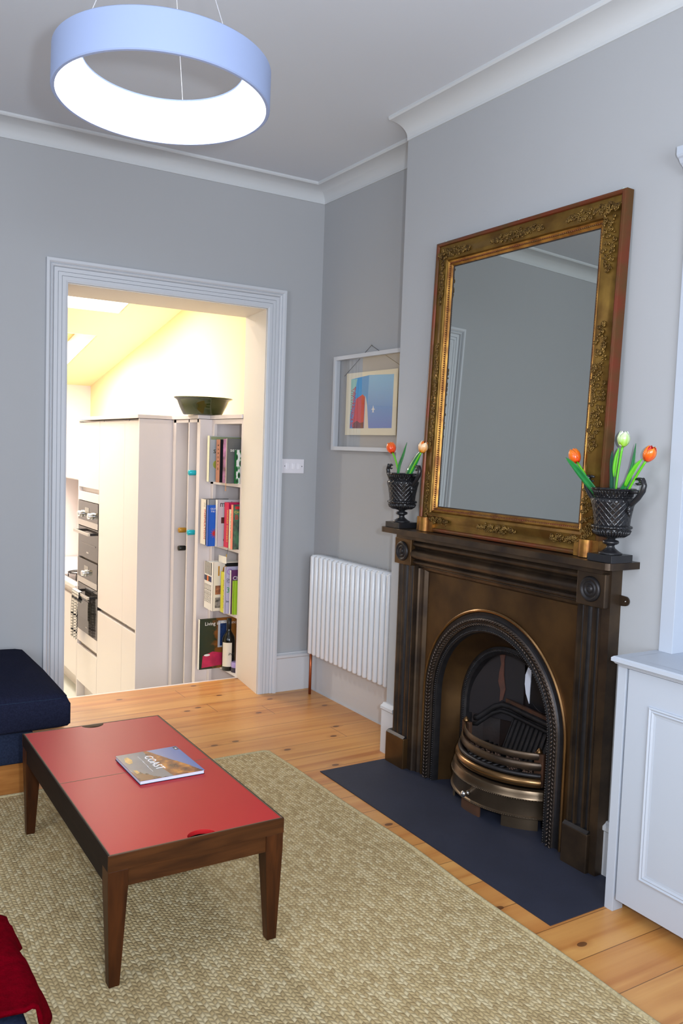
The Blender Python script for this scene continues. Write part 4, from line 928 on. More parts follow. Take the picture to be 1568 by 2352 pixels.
# pearl bead run on the inner moulding
bm = B()
def run(u0, v0, u1, v1, step, r, w):
    L = math.hypot(u1-u0, v1-v0); n = int(L/step)
    for i in range(n):
        f = (i+0.5)/n; sphere(bm, ml(u0+(u1-u0)*f, v0+(v1-v0)*f, w), r, (1, 1, 1), 5, 3)
i0 = 0.100
run(U0+i0, V0+i0, U1-i0, V0+i0, 0.0095, 0.0042, 0.032); run(U0+i0, V1-i0, U1-i0, V1-i0, 0.0095, 0.0042, 0.032); run(U0+i0, V0+i0, U0+i0, V1-i0, 0.0095, 0.0042, 0.032); run(U1-i0, V0+i0, U1-i0, V1-i0, 0.0095, 0.0042, 0.032)
obj('pearl_beading', bm, M_giltred, MT, smooth=True)
# foliage ornament clusters
def wprof(o):
    for (a, b), (c, d) in zip(fp_main[1:], fp_main[2:]):
        if a <= o <= c and c > a: return b+(d-b)*(o-a)/(c-a)
    return 0.034
def ornament(fu, length, seed, wid=0.052, den=1.0):
    """fu(s,o)->(u,v): s along cluster -.5...5, o = offset across frame (0 outer)"""
    R = random.Random(seed); bm = B(); n = int(length/0.0075*den)
    for i in range(n):
        s = (i+0.5)/n-0.5; taper = math.cos(PI*s*0.92)**0.6
        for j in range(2):
            o = max(0.034, min(0.076, 0.058+(R.random()-0.5)*wid*taper*1.0)); u, v = fu(s, o); w = wprof(o)+0.002
            kind = R.random()
            if kind < 0.34:       # rosette
                r = R.uniform(0.005, 0.009)
                tube(bm, [ml(u+r*math.cos(a*PI/4), v+r*math.sin(a*PI/4), w+0.002) for a in range(8)], 0.0022, 5, closed=True)
                sphere(bm, ml(u, v, w+0.002), r*0.45, (1, 1, 1), 6, 4)
            elif kind < 0.75:     # scroll
                r = R.uniform(0.005, 0.010); a0 = R.random()*6.28; sg = R.choice((-1, 1))
                tube(bm, [ml(u+r*(1-k/9)*math.cos(a0+sg*k*0.62), v+r*(1-k/9)*math.sin(a0+sg*k*0.62), w+0.001+0.0004*k) for k in range(8)], [0.0012+0.0003*k for k in range(8)], 5)
            else:                 # leaf
                r = R.uniform(0.008, 0.014); a0 = R.random()*6.28
                tube(bm, [ml(u, v, w), ml(u+r*0.5*math.cos(a0), v+r*0.5*math.sin(a0), w+0.003), ml(u+r*math.cos(a0), v+r*math.sin(a0), w)], [0.001, 0.0042, 0.001], 6)
    obj('gilt_ornament', bm, M_giltorn, mn, smooth=True)
def sidef(side, vc, L):
    return (lambda s, o: ((U1-o) if side > 0 else (U0+o), vc+s*L))
for side in (1, -1):
    ornament(sidef(side, 0.60, 0.46), 0.46, 3+side); ornament(sidef(side, 1.125, 0.24), 0.24, 8+side); ornament(sidef(side, 0.165, 0.20), 0.20, 13+side)
for uc, L, sd in ((2.20, 0.24, 21), (2.59, 0.30, 22), (2.98, 0.22, 23)):
    ornament(lambda s, o, uc=uc, L=L: (uc+s*L, V1-o), L, sd, 0.045)
    ornament(lambda s, o, uc=uc, L=L: (uc+s*L*0.75, V0+o-0.006), L*0.75, sd+7, 0.028)
# half round feet blocks at the bottom corners
for u in (U0+0.053, U1-0.053):
    bm = B(); pr = [(-0.056, 0)]+[(-0.056, 0.045), (-0.032, 0.047)]+[(0.026*math.cos(math.radians(a))*-1, 0.047+0.020*math.sin(math.radians(a))) for a in range(0, 181, 20)]+[(0.032, 0.047), (0.056, 0.045), (0.056, 0)]
    prism(bm, pr, lambda a, b, u=u: ml(u+a, 0.0, b), lambda a, b, u=u: ml(u+a, 0.062, b))
    obj('corner_block', bm, M_giltlight, MT, smooth=True, autosmooth=30)
for u in (2.10, 2.62, 3.08):
    obj('hanging_clip', lathe(B(), [(0.008, 0), (0.009, 0.006), (0.006, 0.012), (0, 0.014)], ml(u, V1, 0.01), 14), mat('clear_clip', (176, 190, 184), 0.2), MT, smooth=True)

# ================================================================== VASES AND TULIPS
vp = [(0.0, 0.0), (0.050, 0.0)]
def vase(cy_, lab, grp='black urns on the mantelpiece'):
    cx_ = 2.337; z0 = 1.1485
    V = thing('urn_vase', lab, 'vase', (cx_, cy_, z0), group=grp)
    b_ = boxo('square_base', cx_-0.053, cx_+0.053, cy_-0.053, cy_+0.053, z0, z0+0.026, M_ebony, V, bevel=0.0015)
    st = [(0.040, 0.026), (0.040, 0.030), (0.030, 0.035), (0.016, 0.046), (0.013, 0.054), (0.015, 0.058), (0.026, 0.062), (0.028, 0.067), (0.026, 0.072), (0.014, 0.076), (0.016, 0.082)]
    obj('stem', lathe(B(), st, (cx_, cy_, z0), 32), M_ebony, V, smooth=True)
    body = [(0.016, 0.080), (0.040, 0.088), (0.058, 0.098), (0.062, 0.108), (0.061, 0.113), (0.068, 0.116), (0.070, 0.120), (0.068, 0.124), (0.060, 0.127), (0.062, 0.150), (0.069, 0.190), (0.074, 0.205), (0.0745, 0.213), (0.068, 0.219), (0.062, 0.223), (0.064, 0.238), (0.072, 0.246), (0.076, 0.250), (0.074, 0.253), (0.060, 0.251), (0.054, 0.235), (0.054, 0.13), (0.0, 0.11)]
    o = obj('urn_body', lathe(B(), body, (0, 0, 0), 48), M_vase, V, smooth=True, autosmooth=60)
    o.location = (cx_, cy_, z0); o.matrix_parent_inverse = parent_world(V).inverted()
    bm = B()
    for k in range(40):
        a = 2*PI*k/40; tube(bm, [(cx_+r*math.cos(a), cy_+r*math.sin(a), z0+h) for r, h in ((0.045, 0.089), (0.059, 0.098), (0.0635, 0.110))], 0.0032, 5)
        tube(bm, [(cx_+r*math.cos(a), cy_+r*math.sin(a), z0+h) for r, h in ((0.063, 0.225), (0.065, 0.238), (0.071, 0.244))], 0.0028, 5)
    obj('gadrooning', bm, M_ebony, V, smooth=True)
    for s in (1, -1):
        bm = B()
        tube(bm, [(cx_, cy_+s*0.064, z0+0.244), (cx_, cy_+s*0.085, z0+0.244), (cx_, cy_+s*0.103, z0+0.246)], [0.009, 0.006, 0.006], 8)
        tube(bm, [(cx_, cy_+s*0.064, z0+0.200), (cx_, cy_+s*0.082, z0+0.205), (cx_, cy_+s*0.104, z0+0.226), (cx_, cy_+s*0.121, z0+0.25), (cx_, cy_+s*0.126, z0+0.268), (cx_, cy_+s*0.120, z0+0.281), (cx_, cy_+s*0.107, z0+0.287)], [0.009, 0.009, 0.0095, 0.010, 0.009, 0.010, 0.008], 10)
        # dragon-like head: jaws, ear, brow
        tube(bm, [(cx_, cy_+s*0.110, z0+0.286), (cx_, cy_+s*0.098, z0+0.289), (cx_, cy_+s*0.088, z0+0.287)], [0.008, 0.005, 0.003], 8)
        tube(bm, [(cx_, cy_+s*0.112, z0+0.275), (cx_, cy_+s*0.098, z0+0.271), (cx_, cy_+s*0.090, z0+0.273)], [0.006, 0.004, 0.0025], 8)
        sphere(bm, (cx_-0.005, cy_+s*0.116, z0+0.288), 0.006, (1, 1, 1), 8, 6); sphere(bm, (cx_+0.005, cy_+s*0.116, z0+0.288), 0.006, (1, 1, 1), 8, 6)
        tube(bm, [(cx_, cy_+s*0.124, z0+0.278), (cx_, cy_+s*0.133, z0+0.275)], [0.006, 0.002], 6)
        sphere(bm, (cx_, cy_+s*0.070, z0+0.186), 0.013, (0.8, 0.7, 1.3), 8, 6); sphere(bm, (cx_, cy_+s*0.073, z0+0.170), 0.009, (0.8, 0.6, 1.2), 8, 6)
        for q in range(5): sphere(bm, (cx_+0.010*math.cos(q*1.25), cy_+s*0.073, z0+0.184+0.012*math.sin(q*1.25)), 0.0045, (1, 1, 1), 6, 4)
        obj('dragon_handle', bm, M_ebony, V, smooth=True)
    return V
vase(3.235, 'black urn vase left of the mirror, holding two painted tulips'); vase(2.003, 'black urn vase right of the mirror, holding three painted tulips')
def petal_mat(name, base, tip, inner):
    m, n, l, b = nt(name)
    tc = n.new('ShaderNodeTexCoord'); sx = n.new('ShaderNodeSeparateXYZ'); l.new(tc.outputs['Object'], sx.inputs[0])
    no = n.new('ShaderNodeTexNoise'); no.inputs['Scale'].default_value = 90; mp = n.new('ShaderNodeMapping'); mp.inputs['Scale'].default_value = (1, 1, 0.15); l.new(tc.outputs['Object'], mp.inputs[0]); l.new(mp.outputs[0], no.inputs['Vector'])
    f = math_node(n, l, 'ADD', math_node(n, l, 'DIVIDE', sx.outputs[2], 0.072), math_node(n, l, 'MULTIPLY', math_node(n, l, 'SUBTRACT', no.outputs[0], 0.5), 0.9), True)
    l.new(mixc(n, l, f, rgb(base), rgb(tip)), b.inputs['Base Color']); b.inputs['Roughness'].default_value = 0.28; b.inputs['Coat Weight'].default_value = 0.4
    return m
M_leaf = mat('tulip_leaf_green', (20, 104, 54), 0.35, col2=(34, 136, 60), nscale=18, coat=0.3); M_leaf2 = mat('tulip_leaf_bright', (96, 190, 30), 0.35, coat=0.3); M_leafdk = mat('tulip_leaf_dark', (8, 74, 50), 0.35, coat=0.3)
def tulip(head, axis, base, stem_mid, pm, pin, lab, leaves, grp, hr=0.0215, hh=0.054):
    T = thing('tulip', lab, 'tulip', base, group=grp)
    ax = Vector(axis).normalized(); head = Vector(head); b0 = head-ax*hh*0.5
    q = ax.to_track_quat('Z', 'Y')
    for layer in (1, 0):
        bm = B()
        for k in range(3):
            a0 = k*2*PI/3+(PI/3 if layer else 0)
            rows = []
            for i in range(11):
                t_ = i/10; R_ = hr*(math.sin(PI*min(1, 0.08+t_*0.80))**0.62)*(0.93 if layer else 1.0); R_ = max(R_, 0.003)
                hw = 1.15*math.sqrt(max(0, 1-max(0, (t_-0.45)/0.55)**2.2))*(0.35+0.65*min(1, t_*4)) if t_ < 1 else 0.02
                zz = hh*(t_-0.02)
                row = []
                for j in range(7):
                    a = a0+hw*(j-3)/3; dip = -hh*0.05*abs((j-3)/3)**1.5*t_
                    row.append(bm.verts.new((R_*math.cos(a), R_*math.sin(a), zz+dip)))
                rows.append(row)
            for i in range(10):
                for j in range(6): bm.faces.new((rows[i][j], rows[i][j+1], rows[i+1][j+1], rows[i+1][j]))
        o = obj('petals', bm, pin if layer else pm, T, smooth=True)
        o.rotation_mode = 'XYZ'; o.location = b0; o.rotation_euler = q.to_euler(); o.matrix_parent_inverse = parent_world(T).inverted()
        sd = o.modifiers.new('thick', 'SOLIDIFY'); sd.thickness = 0.0016; sd.offset = -1
    P0, P1, P2 = Vector(base), Vector(stem_mid), b0+ax*0.002
    pts = [(1-t_)**2*P0+2*t_*(1-t_)*P1+t_*t_*P2 for t_ in [i/12 for i in range(13)]]
    obj('stem', tube(B(), pts, 0.0042, 8), M_leaf2 if grp else M_leaf, T, smooth=True)
    for (lp, wid, tw, lm) in leaves:
        bm = B(); rows = []; lp = [Vector(p) for p in lp]; n = 14
        for i in range(n+1):
            t_ = i/n; f = t_*(len(lp)-1); k = min(int(f), len(lp)-2); g = f-k
            P = lp[k].lerp(lp[k+1], g)
            # smooth
            w_ = wid*math.sin(PI*min(1, 0.12+t_*0.88))**0.7 if t_ < 1 else 0.0005
            tdir = (lp[k+1]-lp[k]).normalized(); side = tdir.cross(Vector((1, 0.15*tw, 0))).normalized() if abs(tdir.x) < 0.95 else Vector((0, 1, 0))
            nn = tdir.cross(side)
            rows.append([bm.verts.new(P+side*w_*s_+nn*(0.004*abs(s_)*w_/wid)) for s_ in (-1, -0.5, 0, 0.5, 1)])
        for i in range(n):
            for j in range(4): bm.faces.new((rows[i][j], rows[i][j+1], rows[i+1][j+1], rows[i+1][j]))
        o = obj('leaf', bm, lm, T, smooth=True); o.modifiers.new('thick', 'SOLIDIFY').thickness = 0.002
    return T
pY = petal_mat('tulip_yellow_orange', (240, 150, 20), (250, 244, 214), 0); pYi = petal_mat('tulip_orange_inside', (236, 110, 20), (240, 120, 30), 0)
pO = petal_mat('tulip_orange', (226, 56, 22), (244, 130, 30), 0); pO2 = petal_mat('tulip_orange_red', (222, 74, 24), (250, 146, 24), 0); pR = petal_mat('tulip_red_inside', (206, 40, 34), (214, 48, 44), 0); pG = petal_mat('tulip_lime_white', (150, 206, 50), (236, 238, 226), 0); pGi = petal_mat('tulip_white_inside', (226, 232, 210), (240, 240, 236), 0)
GL, GR_ = 'painted tulips in the left urn', 'painted tulips in the right urn'
Z0 = 1.30
# left urn (viewed: larger y = further left)
tulip((2.352, 3.362, 1.519), (0, 0.45, 1), (2.337, 3.262, Z0), (2.34, 3.27, 1.44), pO, pO, 'orange tulip leaning left out of the left urn', [([(2.337, 3.27, Z0), (2.34, 3.275, 1.40), (2.342, 3.268, 1.44), (2.345, 3.245, 1.49), (2.345, 3.225, 1.545)], 0.011, 0, M_leaf)], GL, 0.0235)
tulip((2.345, 3.100, 1.527), (0.1, -0.35, 1), (2.337, 3.235, Z0), (2.34, 3.20, 1.40), pY, pYi, 'yellow and white tulip leaning against the mirror from the left urn', [([(2.337, 3.235, Z0), (2.34, 3.20, 1.39), (2.345, 3.165, 1.44), (2.35, 3.14, 1.48), (2.35, 3.115, 1.51)], 0.021, 0, M_leaf)], GL, 0.0235)
# right urn
tulip((2.330, 2.182, 1.508), (0, 0.55, 1), (2.337, 2.03, Z0), (2.335, 2.08, 1.39), pO2, pO, 'orange tulip on the left side of the right urn, half wrapped by its leaf', [([(2.335, 2.04, Z0+0.03), (2.325, 2.075, 1.39), (2.315, 2.12, 1.435), (2.305, 2.16, 1.475), (2.305, 2.20, 1.500)], 0.014, 0.0, M_leaf)], GR_)
tulip((2.335, 1.972, 1.571), (0, -0.08, 1), (2.337, 1.998, Z0), (2.337, 1.996, 1.44), pG, pGi, 'lime green and white tulip, tallest one in the right urn', [([(2.33, 2.00, Z0), (2.328, 1.998, 1.39), (2.328, 2.0, 1.44), (2.328, 2.008, 1.49), (2.33, 2.012, 1.53)], 0.012, 0, M_leafdk), ([(2.326, 1.992, 1.44), (2.324, 1.990, 1.47), (2.324, 1.985, 1.51), (2.328, 1.982, 1.54)], 0.009, 0, M_leaf2)], GR_)
tulip((2.335, 1.862, 1.523), (0, -0.5, 1), (2.337, 1.99, Z0), (2.337, 1.935, 1.42), pO2, pR, 'orange tulip with a red centre leaning right out of the right urn', [([(2.33, 1.985, Z0), (2.33, 1.965, 1.385), (2.33, 1.935, 1.43), (2.33, 1.92, 1.48), (2.33, 1.915, 1.555)], 0.011, 0, M_leaf), ([(2.326, 1.945, 1.41), (2.325, 1.93, 1.44), (2.327, 1.905, 1.48), (2.33, 1.885, 1.505)], 0.009, 0, M_leaf2)], GR_)

# ================================================================== RADIATOR
RD = thing('radiator', 'white column radiator on the alcove wall beside the chimney breast', 'radiator', (2.58, 4.0, 0))
for k in range(17):
    y = 3.605+k*0.0500
    bm = B()
    for x in (2.545, 2.583, 2.621):
        tube(bm, [(x, y, 0.268), (x, y, 0.276), (x, y, 0.855), (x, y, 0.862)], [0.012, 0.0165, 0.0165, 0.013], 12)
    for z in (0.285, 0.852): tube(bm, [(2.540, y, z), (2.626, y, z)], 0.0165 if z > 0.5 else 0.014, 10)
    for z in (0.30, 0.835): tube(bm, [(2.583, y-0.026, z), (2.583, y+0.026, z)], 0.018, 10)
    obj('column', bm, M_radiator, RD, smooth=True, origin=(2.583, y, 0.27))
obj('copper_pipe', tube(B(), [(2.583, 4.462, 0.0), (2.583, 4.462, 0.30)], 0.0085, 12), M_copper, RD, smooth=True)
vv = obj('valve', tube(B(), [(2.583, 4.44, 0.30), (2.583, 4.462, 0.30), (2.583, 4.462, 0.33), (2.583, 4.462, 0.37)], [0.011, 0.014, 0.014, 0.012], 14), M_steel, RD, smooth=True)
obj('valve_cap', lathe(B(), [(0.008, 0), (0.008, 0.02), (0, 0.022)], (2.583, 4.462, 0.37), 12), M_copper, vv, smooth=True)
obj('drain_valve', tube(B(), [(2.583, 3.555, 0.285), (2.583, 3.58, 0.285)], 0.012, 12), M_steel, RD, smooth=True)

# ================================================================== LIGHT SWITCH
SW = thing('light_switch', 'white triple light switch between the doorway and the corner', 'switch', (2.492, YB, 1.39))
boxo('plate', 2.414, 2.566, YB-0.009, YB, 1.347, 1.434, mat('switch_white', (226, 224, 230), 0.3), SW, bevel=0.002)
for x in (2.452, 2.492, 2.532): boxo('rocker', x-0.010, x+0.010, YB-0.013, YB-0.008, 1.372, 1.408, mat('rocker_white', (234, 232, 238), 0.25), SW, bevel=0.001)
for x in (2.433, 2.551): obj('screw_head', lathe(B(), [(0, -0.001), (0.003, 0)], (x, YB-0.009, 1.39), 10, 'Y'), M_black, SW)

# ================================================================== FRAMED PRINT
FPY0, FPY1, FZ0, FZ1 = 3.60, 4.372, 1.497, 2.043
PF = thing('framed_print', 'white framed print of a red tower and blue sky floating between glass', 'picture', (2.64, 3.99, FZ0))
fx = lambda s, t, d: (2.655-d, s, t)
obj('frame', sweep(B(), [(FPY0, FZ0), (FPY1, FZ0), (FPY1, FZ1), (FPY0, FZ1)], [(0, 0), (0, 0.034), (0.022, 0.034), (0.022, 0)], fx, closed=True), M_trim, PF)
gm, gn, gl_, gb = nt('clear_glass')
gb.inputs['Base Color'].default_value = (1, 1, 1, 1); gb.inputs['Roughness'].default_value = 0.0; gb.inputs['Transmission Weight'].default_value = 0.0
tr = gn.new('ShaderNodeBsdfTransparent'); gs = gn.new('ShaderNodeBsdfGlossy'); gs.inputs['Roughness'].default_value = 0.0; mx = gn.new('ShaderNodeMixShader'); lw = gn.new('ShaderNodeLayerWeight')
gl_.new(math_node(gn, gl_, 'ADD', math_node(gn, gl_, 'MULTIPLY', math_node(gn, gl_, 'POWER', lw.outputs[1], 3.0), 0.7), 0.10, True), mx.inputs[0]); gl_.new(tr.outputs[0], mx.inputs[1]); gl_.new(gs.outputs[0], mx.inputs[2]); gl_.new(mx.outputs[0], gn['Material Output'].inputs[0])
bm = B(); bm.faces.new([bm.verts.new(p) for p in ((2.628, FPY0+0.02, FZ0+0.02), (2.628, FPY0+0.02, FZ1-0.02), (2.628, FPY1-0.02, FZ1-0.02), (2.628, FPY1-0.02, FZ0+0.02))]); obj('front_glass', bm, gm, PF)
PPX = 2.638
pp = boxo('print_sheet', PPX, PPX+0.001, 3.735, 4.245, 1.587, 1.940, mat('print_paper', (232, 226, 204), 0.7), PF)
def art(nm, poly, m, lift): obj(nm, prism(B(), poly, yz(PPX-lift), yz(PPX-lift+0.0003)), m, pp)
m_, n_, l_, b_ = nt('graded_print_blue'); tc = n_.new('ShaderNodeTexCoord'); sx = n_.new('ShaderNodeSeparateXYZ'); l_.new(tc.outputs['Object'], sx.inputs[0])
l_.new(mixc(n_, l_, math_node(n_, l_, 'DIVIDE', math_node(n_, l_, 'SUBTRACT', sx.outputs[2], 1.64), 0.25, True), rgb((98, 136, 208)), rgb((110, 186, 232))), b_.inputs['Base Color'])
art('printed_sky', [(3.775, 1.625), (4.00, 1.625), (4.02, 1.70), (4.01, 1.92), (3.770, 1.912)], m_, 0.0004)
art('printed_sky_left', [(4.0, 1.625), (4.195, 1.625), (4.195, 1.905), (4.0, 1.92)], mat('print_cyan', (0, 150, 220), 0.6), 0.0003)
art('printed_cloud', [(4.195, 1.70), (4.195, 1.905), (4.13, 1.905), (4.16, 1.80)], mat('print_mint', (150, 206, 196), 0.6), 0.0005)
art('printed_tower', [(4.165, 1.625), (4.05, 1.625), (4.045, 1.80), (4.07, 1.815), (4.14, 1.79)], mat('print_red', (206, 32, 40), 0.6, col2=(206, 32, 40)), 0.0007)
art('printed_tower_shade', [(4.165, 1.625), (4.05, 1.625), (4.05, 1.66), (4.09, 1.655), (4.12, 1.668), (4.155, 1.655)], mat('print_maroon', (110, 24, 30), 0.6), 0.0009)
art('printed_edge', [(4.045, 1.625), (4.0, 1.625), (4.02, 1.75), (4.04, 1.81)], mat('print_cream', (228, 214, 196), 0.6), 0.0006)
bm = B(); R = random.Random(5)
for k in range(34):
    z1 = 1.63+k*0.0065; lim = 4.195; y1 = 4.165-0.0*(z1-1.63)
    a = (4.195-R.random()*0.004, z1); top = 4.195-(z1-1.63)*0.12
    for s in (1, -1):
        p0 = Vector((PPX-0.0008, 4.190-(0.02 if k % 2 else 0), z1)); p1 = Vector((PPX-0.0008, 4.150-(z1-1.63)*0.05+(0.015 if k % 3 else 0), z1+R.uniform(-0.012, 0.016)))
        tube(bm, [p0, p1], 0.0011, 4)
tube(bm, [(PPX-0.0008, 4.19, 1.63), (PPX-0.0008, 4.150, 1.86)], 0.0018, 4); tube(bm, [(PPX-0.0008, 4.165, 1.63), (PPX-0.0008, 4.145, 1.86)], 0.0015, 4)
obj('printed_lattice', bm, mat('print_red_line', (200, 36, 50), 0.6), pp)
art('printed_plane', [(3.958, 1.752), (3.964, 1.735), (3.978, 1.727), (3.965, 1.727), (3.963, 1.715), (3.970, 1.711), (3.958, 1.713), (3.946, 1.711), (3.953, 1.715), (3.951, 1.727), (3.938, 1.727), (3.952, 1.735)], WHITE, 0.0008)
bm = B(); tube(bm, [(2.656, 4.30, 1.93), (2.652, 4.02, 2.085), (2.656, 3.68, 1.93)], 0.0012, 5); obj('hanging_wire', bm, M_black, PF)
obj('nail', lathe(B(), [(0, -0.012), (0.004, -0.011), (0.004, -0.008), (0.0015, -0.007), (0.0015, 0.004)], (2.658, 4.02, 2.086), 10, 'X'), M_steel, PF)

# ================================================================== RING LAMP
RL = thing('ring_pendant_lamp', 'large white ring pendant lamp glowing on its inner face', 'lamp', (0.847, 2.393, 2.4535), (0, 0, 0))
nrm = Vector((0.0262, 0.0349, 1)).normalized(); rq = Vector((0, 0, 1)).rotation_difference(nrm)
def rp(p): return Vector((0.847, 2.393, 2.4535))+rq @ Vector(p)
def ring(prof, m, nm, emit=None, seg=96):
    bm = B(); rings = []
    for k in range(seg):
        a = 2*PI*k/seg; rings.append([bm.verts.new(rp((r*math.cos(a), r*math.sin(a), h))) for r, h in prof])
    n = len(prof)
    for k in range(seg):
        A_, C_ = rings[k], rings[(k+1) % seg]
        for j in range(n): bm.faces.new((A_[j], C_[j], C_[(j+1) % n], A_[(j+1) % n]))
    return obj(nm, bm, m, RL, smooth=True, autosmooth=35)
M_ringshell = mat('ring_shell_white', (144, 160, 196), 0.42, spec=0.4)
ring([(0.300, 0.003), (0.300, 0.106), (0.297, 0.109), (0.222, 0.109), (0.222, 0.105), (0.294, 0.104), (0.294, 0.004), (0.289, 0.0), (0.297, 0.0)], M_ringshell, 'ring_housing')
ring([(0.290, 0.003), (0.2925, 0.006), (0.228, 0.1035), (0.2245, 0.1035)], mat('led_diffuser', (238, 243, 255), 0.5, emit=6.5), 'light_diffuser')
top = Vector((0.847, 2.393, ZC))
for a in (56, 176, 296):
    ar = math.radians(a); p0 = rp((0.235*math.cos(ar), 0.235*math.sin(ar), 0.108)); p1 = top+Vector((0.045*math.cos(ar), 0.045*math.sin(ar), -0.025))
    obj('suspension_wire', tube(B(), [p0, p1], 0.0011, 6), mat('wire_silver', (206, 206, 210), 0.4, 0.3), RL)
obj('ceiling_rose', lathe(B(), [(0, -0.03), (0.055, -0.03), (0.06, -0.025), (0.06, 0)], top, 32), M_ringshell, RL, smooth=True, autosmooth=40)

# ================================================================== RUG
bm = B(); random.seed(3)
def rug_edge(v): return 0.010*math.sin(v*3.1)+0.006*math.sin(v*7.7+1)
N = 60; rowsL = []
out = []
for i in range(N+1): out.append((1.905+rug_edge(i*0.06)*0.8, 3.665-0.0-(3.665-0.2)*i/N))
for i in range(N+1): out.append((1.905-3.2*i/N if i else 1.905, 0.2))
out = [(x, y) for x, y in out]
right = [(1.905+rug_edge(y)*0.8, y) for y in [3.62-(3.62-0.2)*i/60 for i in range(61)]]
topp = [(x, 3.665+rug_edge(x*1.3+2)*0.5) for x in [-1.3+(1.87+1.3)*i/50 for i in range(51)]]
poly = topp+[(1.895, 3.652)]+right+[(-1.3, 0.2)]
o = obj('rug', prism(B(), poly, lambda a, b: (a, b, 0.001), lambda a, b: (a, b, 0.013)), M_rug)
tag(o, 'natural braided jute rug under the coffee table', 'rug')
obj('braided_border', tube(B(), [(-1.28, 3.655, 0.010)]+[(x, y-0.006, 0.010) for x, y in topp]+[(1.89, 3.645, 0.010)]+[(x-0.005, y, 0.010) for x, y in right], 0.0095, 8), M_rugedge, o, smooth=True)

# ================================================================== COFFEE TABLE
TX0, TX1, TY0, TY1, TH = 0.665, 1.197, 2.195, 3.297, 0.392
CT = thing('coffee_table', 'low coffee table with two red lift-out top panels and tapered walnut legs', 'table', (0.93, 2.745, 0.013))
RH = 0.046
for nm, b_ in (('end_rail', (TX0, TX1, TY0, TY0+0.0062)), ('end_rail', (TX0, TX1, TY1-0.0062, TY1))): boxo(nm, b_[0], b_[1], b_[2], b_[3], TH-RH, TH, M_wal, CT, bevel=0.0012)
for b_ in ((TX0, TX0+0.0062), (TX1-0.0062, TX1)): boxo('side_rail', b_[0], b_[1], TY0+0.0062, TY1-0.0062, TH-RH, TH, M_walY, CT, bevel=0.0012)
ins = 0.0065
def panel_poly(y0, y1, cut_y, cut_c):
    x0, x1 = TX0+ins+0.001, TX1-ins-0.001; p = []
    n = 14; r = 0.042
    if cut_y == 'near':
        p = [(x0, y1), (x0, y0)]+[(cut_c-r*math.cos(PI*i/n), y0+r*0.85*math.sin(PI*i/n)) for i in range(n+1)]+[(x1, y0), (x1, y1)]
    else:
        p = [(x1, y0), (x1, y1)]+[(cut_c+r*math.cos(PI*i/n), y1-r*0.85*math.sin(PI*i/n)) for i in range(n+1)]+[(x0, y1), (x0, y0)]
    return p
ym = 2.753
obj('top_panel', prism(B(), panel_poly(TY0+ins+0.001, ym-0.001, 'near', 0.936), lambda a, b: (a, b, TH-0.014), lambda a, b: (a, b, TH-0.0005)), M_red, CT, bevel=0.0006)
obj('top_panel', prism(B(), panel_poly(ym+0.001, TY1-ins-0.001, 'far', 0.926), lambda a, b: (a, b, TH-0.014), lambda a, b: (a, b, TH-0.0005)), M_red, CT, bevel=0.0006)
boxo('panel_joint', TX0+ins, TX1-ins, ym-0.0016, ym+0.0016, TH-0.012, TH-0.0002, M_edge, CT)
bm = sweep(B(), [(TX0+0.0045, TY0+0.0045), (TX1-0.0045, TY0+0.0045), (TX1-0.0045, TY1-0.0045), (TX0+0.0045, TY1-0.0045)], [(0, -0.010), (0, 0.0004), (0.0028, 0.0004), (0.0028, -0.010)], lambda s, t, d: (s, t, TH+d), closed=True)
obj('edge_lipping', bm, M_edge, CT)
boxo('storage_tray', TX0+0.014, TX1-0.014, TY0+0.014, TY1-0.014, TH-0.1, TH-0.09, M_void, CT)
AH = 0.05
boxo('apron', TX0+0.05, TX1-0.05, TY0+0.006, TY0+0.022, TH-RH-AH, TH-RH, M_wal, CT); boxo('apron', TX0+0.05, TX1-0.05, TY1-0.022, TY1-0.006, TH-RH-AH, TH-RH, M_wal, CT)
boxo('apron', TX0+0.004, TX0+0.02, TY0+0.05, TY1-0.05, TH-RH-AH, TH-RH, M_walY, CT); boxo('apron', TX1-0.02, TX1-0.004, TY0+0.05, TY1-0.05, TH-RH-AH, TH-RH, M_walY, CT)
for sx_, sy_ in ((0, 0), (1, 0), (0, 1), (1, 1)):
    X0 = TX0+0.001 if sx_ == 0 else TX1-0.001; Y0 = TY0+0.002 if sy_ == 0 else TY1-0.002
    dx = 1 if sx_ == 0 else -1; dy = 1 if sy_ == 0 else -1
    bm = B(); rings = []
    for z, w in ((TH-RH, 0.056), (TH-RH-AH, 0.056), (0.013, 0.030)):
        o_ = 0.0 if z > 0.1 else 0.009
        rings.append([bm.verts.new((X0+dx*a, Y0+dy*c, z)) for a, c in ((o_, o_), (o_+w, o_), (o_+w, o_+w), (o_, o_+w))])
    for A_, C_ in zip(rings, rings[1:]):
        for k in range(4): bm.faces.new((A_[k], A_[(k+1) % 4], C_[(k+1) % 4], C_[k]))
    bm.faces.new(rings[0]); bm.faces.new(rings[-1])
    obj('leg', bm, M_walZ, CT, bevel=0.0015)

